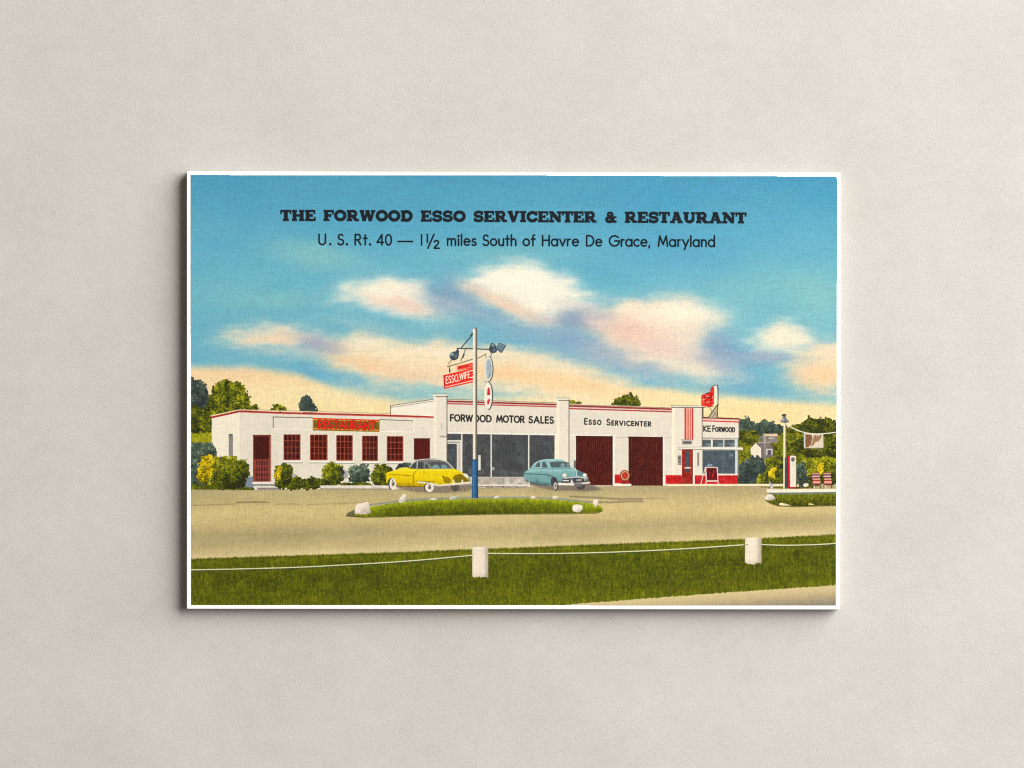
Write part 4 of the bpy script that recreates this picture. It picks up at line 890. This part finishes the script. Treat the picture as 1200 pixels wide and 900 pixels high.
def ink_material():
    m, nt, N, L, B = nodes("linen_ink")
    at = N.new('ShaderNodeAttribute'); at.attribute_name = 'ink'
    tc = N.new('ShaderNodeTexCoord')
    # woven emboss of the linen stock: two crossed thread directions
    geo = N.new('ShaderNodeNewGeometry')
    def threads(sx, sy):
        mp = N.new('ShaderNodeMapping'); mp.inputs['Scale'].default_value = (sx, sy, 1)
        L.new(geo.outputs['Position'], mp.inputs['Vector'])
        n = N.new('ShaderNodeTexNoise'); n.inputs['Scale'].default_value = 1; n.inputs['Detail'].default_value = 1.5
        L.new(mp.outputs[0], n.inputs['Vector']); return n
    a = threads(3600, 300); b = threads(300, 3600)
    ad = N.new('ShaderNodeMath'); ad.operation = 'ADD'
    L.new(a.outputs['Fac'], ad.inputs[0]); L.new(b.outputs['Fac'], ad.inputs[1])
    bp = N.new('ShaderNodeBump'); bp.inputs['Strength'].default_value = 0.22; bp.inputs['Distance'].default_value = 0.00005
    L.new(ad.outputs[0], bp.inputs['Height']); L.new(bp.outputs[0], B.inputs['Normal'])
    L.new(at.outputs['Color'], B.inputs['Base Color'])
    B.inputs['Roughness'].default_value = 0.75
    B.inputs['Specular IOR Level'].default_value = 0.12
    return m
def stock_material():
    m, nt, N, L, B = nodes("white_card_stock")
    geo = N.new('ShaderNodeNewGeometry')
    n = N.new('ShaderNodeTexNoise'); n.inputs['Scale'].default_value = 900; n.inputs['Detail'].default_value = 4
    L.new(geo.outputs['Position'], n.inputs['Vector'])
    r = N.new('ShaderNodeValToRGB'); r.color_ramp.elements[0].color = (0.93, 0.925, 0.905, 1); r.color_ramp.elements[1].color = (0.96, 0.957, 0.94, 1)
    r.color_ramp.elements[0].position = .3; r.color_ramp.elements[1].position = .7
    L.new(n.outputs['Fac'], r.inputs[0]); L.new(r.outputs[0], B.inputs['Base Color'])
    B.inputs['Roughness'].default_value = 0.7; B.inputs['Specular IOR Level'].default_value = 0.15
    return m
def table_material():
    m, nt, N, L, B = nodes("grey_beige_paper")
    geo = N.new('ShaderNodeNewGeometry')
    def noise(sc, det, rough=.5, vec=None):
        n = N.new('ShaderNodeTexNoise'); n.inputs['Scale'].default_value = sc; n.inputs['Detail'].default_value = det; n.inputs['Roughness'].default_value = rough
        L.new(vec or geo.outputs['Position'], n.inputs['Vector']); return n
    def rmp(src, p0, c0, p1, c1):
        r = N.new('ShaderNodeValToRGB'); e = r.color_ramp.elements
        e[0].position = p0; e[0].color = (*c0, 1); e[1].position = p1; e[1].color = (*c1, 1)
        L.new(src, r.inputs[0]); return r
    def mul(a, b):
        x = N.new('ShaderNodeMix'); x.data_type = 'RGBA'; x.blend_type = 'MULTIPLY'; x.inputs[0].default_value = 1
        L.new(a, x.inputs[6]); L.new(b, x.inputs[7]); return x.outputs[2]
    big = noise(38, 3, .55)
    base = rmp(big.outputs['Fac'], .35, TABLE_A, .68, TABLE_B)
    grain = noise(2400, 3, .7); gr = rmp(grain.outputs['Fac'], .28, (.80, .80, .80), .72, (1.0, 1.0, 1.0))
    mid = noise(330, 4, .6); mr = rmp(mid.outputs['Fac'], .3, (.945, .945, .94), .7, (1, 1, 1))
    # sparse darker fibres and flecks
    mp = N.new('ShaderNodeMapping'); mp.inputs['Rotation'].default_value = (0, 0, .9); mp.inputs['Scale'].default_value = (1, 2.6, 1)
    L.new(geo.outputs['Position'], mp.inputs['Vector'])
    fl = noise(720, 2, .5, mp.outputs[0]); fr = rmp(fl.outputs['Fac'], .245, (.80, .80, .78), .30, (1, 1, 1))
    c = mul(mul(mul(base.outputs[0], gr.outputs[0]), mr.outputs[0]), fr.outputs[0])
    L.new(c, B.inputs['Base Color'])
    ad = N.new('ShaderNodeMath'); ad.operation = 'ADD'; L.new(grain.outputs['Fac'], ad.inputs[0]); L.new(mid.outputs['Fac'], ad.inputs[1])
    bp = N.new('ShaderNodeBump'); bp.inputs['Strength'].default_value = .25; bp.inputs['Distance'].default_value = 0.0001
    L.new(ad.outputs[0], bp.inputs['Height']); L.new(bp.outputs[0], B.inputs['Normal'])
    B.inputs['Roughness'].default_value = .9; B.inputs['Specular IOR Level'].default_value = .1
    return m
TABLE_A = (.596, .578, .545); TABLE_B = (.634, .617, .588)
def core_material():
    m, nt, N, L, B = nodes("grey_board_core")
    geo = N.new('ShaderNodeNewGeometry')
    n = N.new('ShaderNodeTexNoise'); n.inputs['Scale'].default_value = 1500; n.inputs['Detail'].default_value = 3
    L.new(geo.outputs['Position'], n.inputs['Vector'])
    r = N.new('ShaderNodeValToRGB'); r.color_ramp.elements[0].color = (0.30, 0.27, 0.23, 1); r.color_ramp.elements[1].color = (0.42, 0.38, 0.33, 1)
    L.new(n.outputs['Fac'], r.inputs[0]); L.new(r.outputs[0], B.inputs['Base Color'])
    B.inputs['Roughness'].default_value = 0.9; B.inputs['Specular IOR Level'].default_value = 0.1
    return m
M_INK, M_STOCK, M_TABLE, M_CORE = ink_material(), stock_material(), table_material(), core_material()

# ------------------------------------------------------------------ objects
def link(o): SC.collection.objects.link(o); return o

def slab_mesh(name, pts, z0, z1, bevel):
    """a thin board with the outline pts and slightly rounded upper edges"""
    n = len(pts)
    P = np.array(pts); c = P.mean(0)
    d = P - c; ins = P - np.sign(d) * bevel
    rings = [(P, z0), (P, z1 - bevel), (P - np.sign(d) * bevel * .3, z1 - bevel * .3), (ins, z1)]
    v = [(p[0], p[1], z) for R, z in rings for p in R]
    f = []
    for r in range(3):
        for k in range(n):
            a, b = r * n + k, r * n + (k + 1) % n
            f.append((a, b, b + n, a + n))
    f.append(tuple(range(3 * n, 4 * n))); f.append(tuple(reversed(range(n))))
    me = bpy.data.meshes.new(name); me.from_pydata(v, [], f); me.update(); return me

def px(x, y): return ((x - 600) * S, (450 - y) * S)

tb = bpy.data.meshes.new('table_surface')
tb.from_pydata([(-2, -2, 0), (2, -2, 0), (2, 2, 0), (-2, 2, 0)], [], [(0, 1, 2, 3)])
tb.materials.append(M_TABLE)
to_ = link(bpy.data.objects.new('table_surface', tb)); to_['kind'] = 'structure'

CX, CY = px(602, 457.5)
card = link(bpy.data.objects.new('postcard', None))
card.location = (CX, CY, 0); card.empty_display_size = 0.02
card['label'] = 'vintage linen postcard of a roadside service station and restaurant, lying on pale grey paper'
card['category'] = 'postcard'

def loc(x, y): a, b = px(x, y); return (a - CX, b - CY)
corners = []
for (x, y), (ux, uy) in (((218.8, 713.6), (1, -1)), ((984.2, 714.4), (-1, -1)), ((985.2, 202.4), (-1, 1)), ((218.8, 200.8), (1, 1))):
    corners.append((x, y, ux, uy))
r_ = .8
outl = []
for k, (x, y, ux, uy) in enumerate(corners):
    a, b = (x, y + uy * r_), (x + ux * r_, y)
    if k in (1, 3): a, b = b, a
    outl += [a, b]
outl = [loc(*p) for p in outl]
cs = slab_mesh('card_stock', outl, 0.0, T, 0.00012)
cs.materials.append(M_STOCK); cs.materials.append(M_CORE)
for k_, p_ in enumerate(cs.polygons):
    if k_ < len(outl) or k_ == len(cs.polygons) - 1: p_.material_index = 1
co = link(bpy.data.objects.new('card_stock', cs)); co.parent = card
co['label'] = 'white card edge around the printed picture'

def lin(c):
    c = c / 255.0
    return np.where(c <= .04045, c / 12.92, ((c + .055) / 1.055) ** 2.4)
INKC = lin(COL) * INK_GAIN
ZI = T + 0.00003
coarse = {p_sky, p_road, p_lawn}
OBJ = {0: card}
LOC = {0: np.zeros(3)}

def cell_mesh(name, quads, cols):
    """quads: n x 4 array of (i0, j0, i1, j1) lattice corners"""
    q = quads
    ii = np.stack([q[:, 0], q[:, 2], q[:, 2], q[:, 0]], 1); jj = np.stack([q[:, 3], q[:, 3], q[:, 1], q[:, 1]], 1)
    key_ = (jj.astype(np.int64) * (GW + 1) + ii).ravel()
    u, inv = np.unique(key_, return_inverse=True)
    ux = PX0 + (u % (GW + 1)) / K; uy = PY0 + (u // (GW + 1)) / K
    co_ = np.zeros((len(u), 3)); co_[:, 0] = (ux - 600) * S - CX; co_[:, 1] = (450 - uy) * S - CY
    co_[:, 2] = ZI
    ctr = np.array([(co_[:, 0].min() + co_[:, 0].max()) / 2, (co_[:, 1].min() + co_[:, 1].max()) / 2, ZI])
    co_ -= ctr
    n = len(q)
    me = bpy.data.meshes.new(name)
    me.vertices.add(len(u)); me.vertices.foreach_set('co', co_.ravel().astype(np.float32))
    me.loops.add(n * 4); me.loops.foreach_set('vertex_index', inv.astype(np.int32).ravel())
    me.polygons.add(n); me.polygons.foreach_set('loop_start', np.arange(0, n * 4, 4, dtype=np.int32))
    me.update(calc_edges=True)
    at = me.attributes.new('ink', 'FLOAT_COLOR', 'FACE')
    at.data.foreach_set('color', np.hstack([cols, np.ones((n, 1))]).ravel().astype(np.float32))
    me.materials.append(M_INK)
    me.validate()
    return me, ctr

jA, iA = np.nonzero(IDM > 0)
idA = IDM[jA, iA]
order = np.argsort(idA, kind='stable'); jA, iA, idA = jA[order], iA[order], idA[order]
starts = {int(k): (np.searchsorted(idA, k), np.searchsorted(idA, k, 'right')) for k in np.unique(idA)}
for pid in range(1, len(PARTS)):
    name, parent, label, kind = PARTS[pid]
    ctr = None
    if pid in starts:
        a, b = starts[pid]
        jj, ii = jA[a:b], iA[a:b]
        if pid in coarse:
            full = np.zeros((GH // 2, GW // 2), int)
            np.add.at(full, (jj // 2, ii // 2), 1)
            isf = full == 4
            bj, bi = np.nonzero(isf)
            cq = np.stack([bi * 2, bj * 2, bi * 2 + 2, bj * 2 + 2], 1)
            cc = (INKC[bj * 2, bi * 2] + INKC[bj * 2 + 1, bi * 2] + INKC[bj * 2, bi * 2 + 1] + INKC[bj * 2 + 1, bi * 2 + 1]) / 4
            rem = ~isf[jj // 2, ii // 2]
            jj, ii = jj[rem], ii[rem]
            q = np.vstack([cq, np.stack([ii, jj, ii + 1, jj + 1], 1)]); c = np.vstack([cc, INKC[jj, ii]])
        else:
            q = np.stack([ii, jj, ii + 1, jj + 1], 1); c = INKC[jj, ii]
        me, ctr = cell_mesh(name, q, c)
        o = bpy.data.objects.new(name, me)
    elif any(p and p[1] == pid for p in PARTS):
        o = bpy.data.objects.new(name, None); o.empty_display_size = .005
        ids = [k for k in range(1, len(PARTS)) if PARTS[k][1] == pid and k in starts]
        xs = np.concatenate([iA[slice(*starts[k])] for k in ids]); ys = np.concatenate([jA[slice(*starts[k])] for k in ids])
        cx, cy = loc(PX0 + (xs.min() + xs.max()) / 2 / K, PY0 + (ys.min() + ys.max()) / 2 / K)
        ctr = np.array([cx, cy, ZI])
    else:
        continue
    link(o)
    o.parent = OBJ[parent]
    o.location = tuple(ctr - LOC[parent])
    OBJ[pid] = o; LOC[pid] = ctr
    if label: o['label'] = label
    if kind: o['kind'] = kind
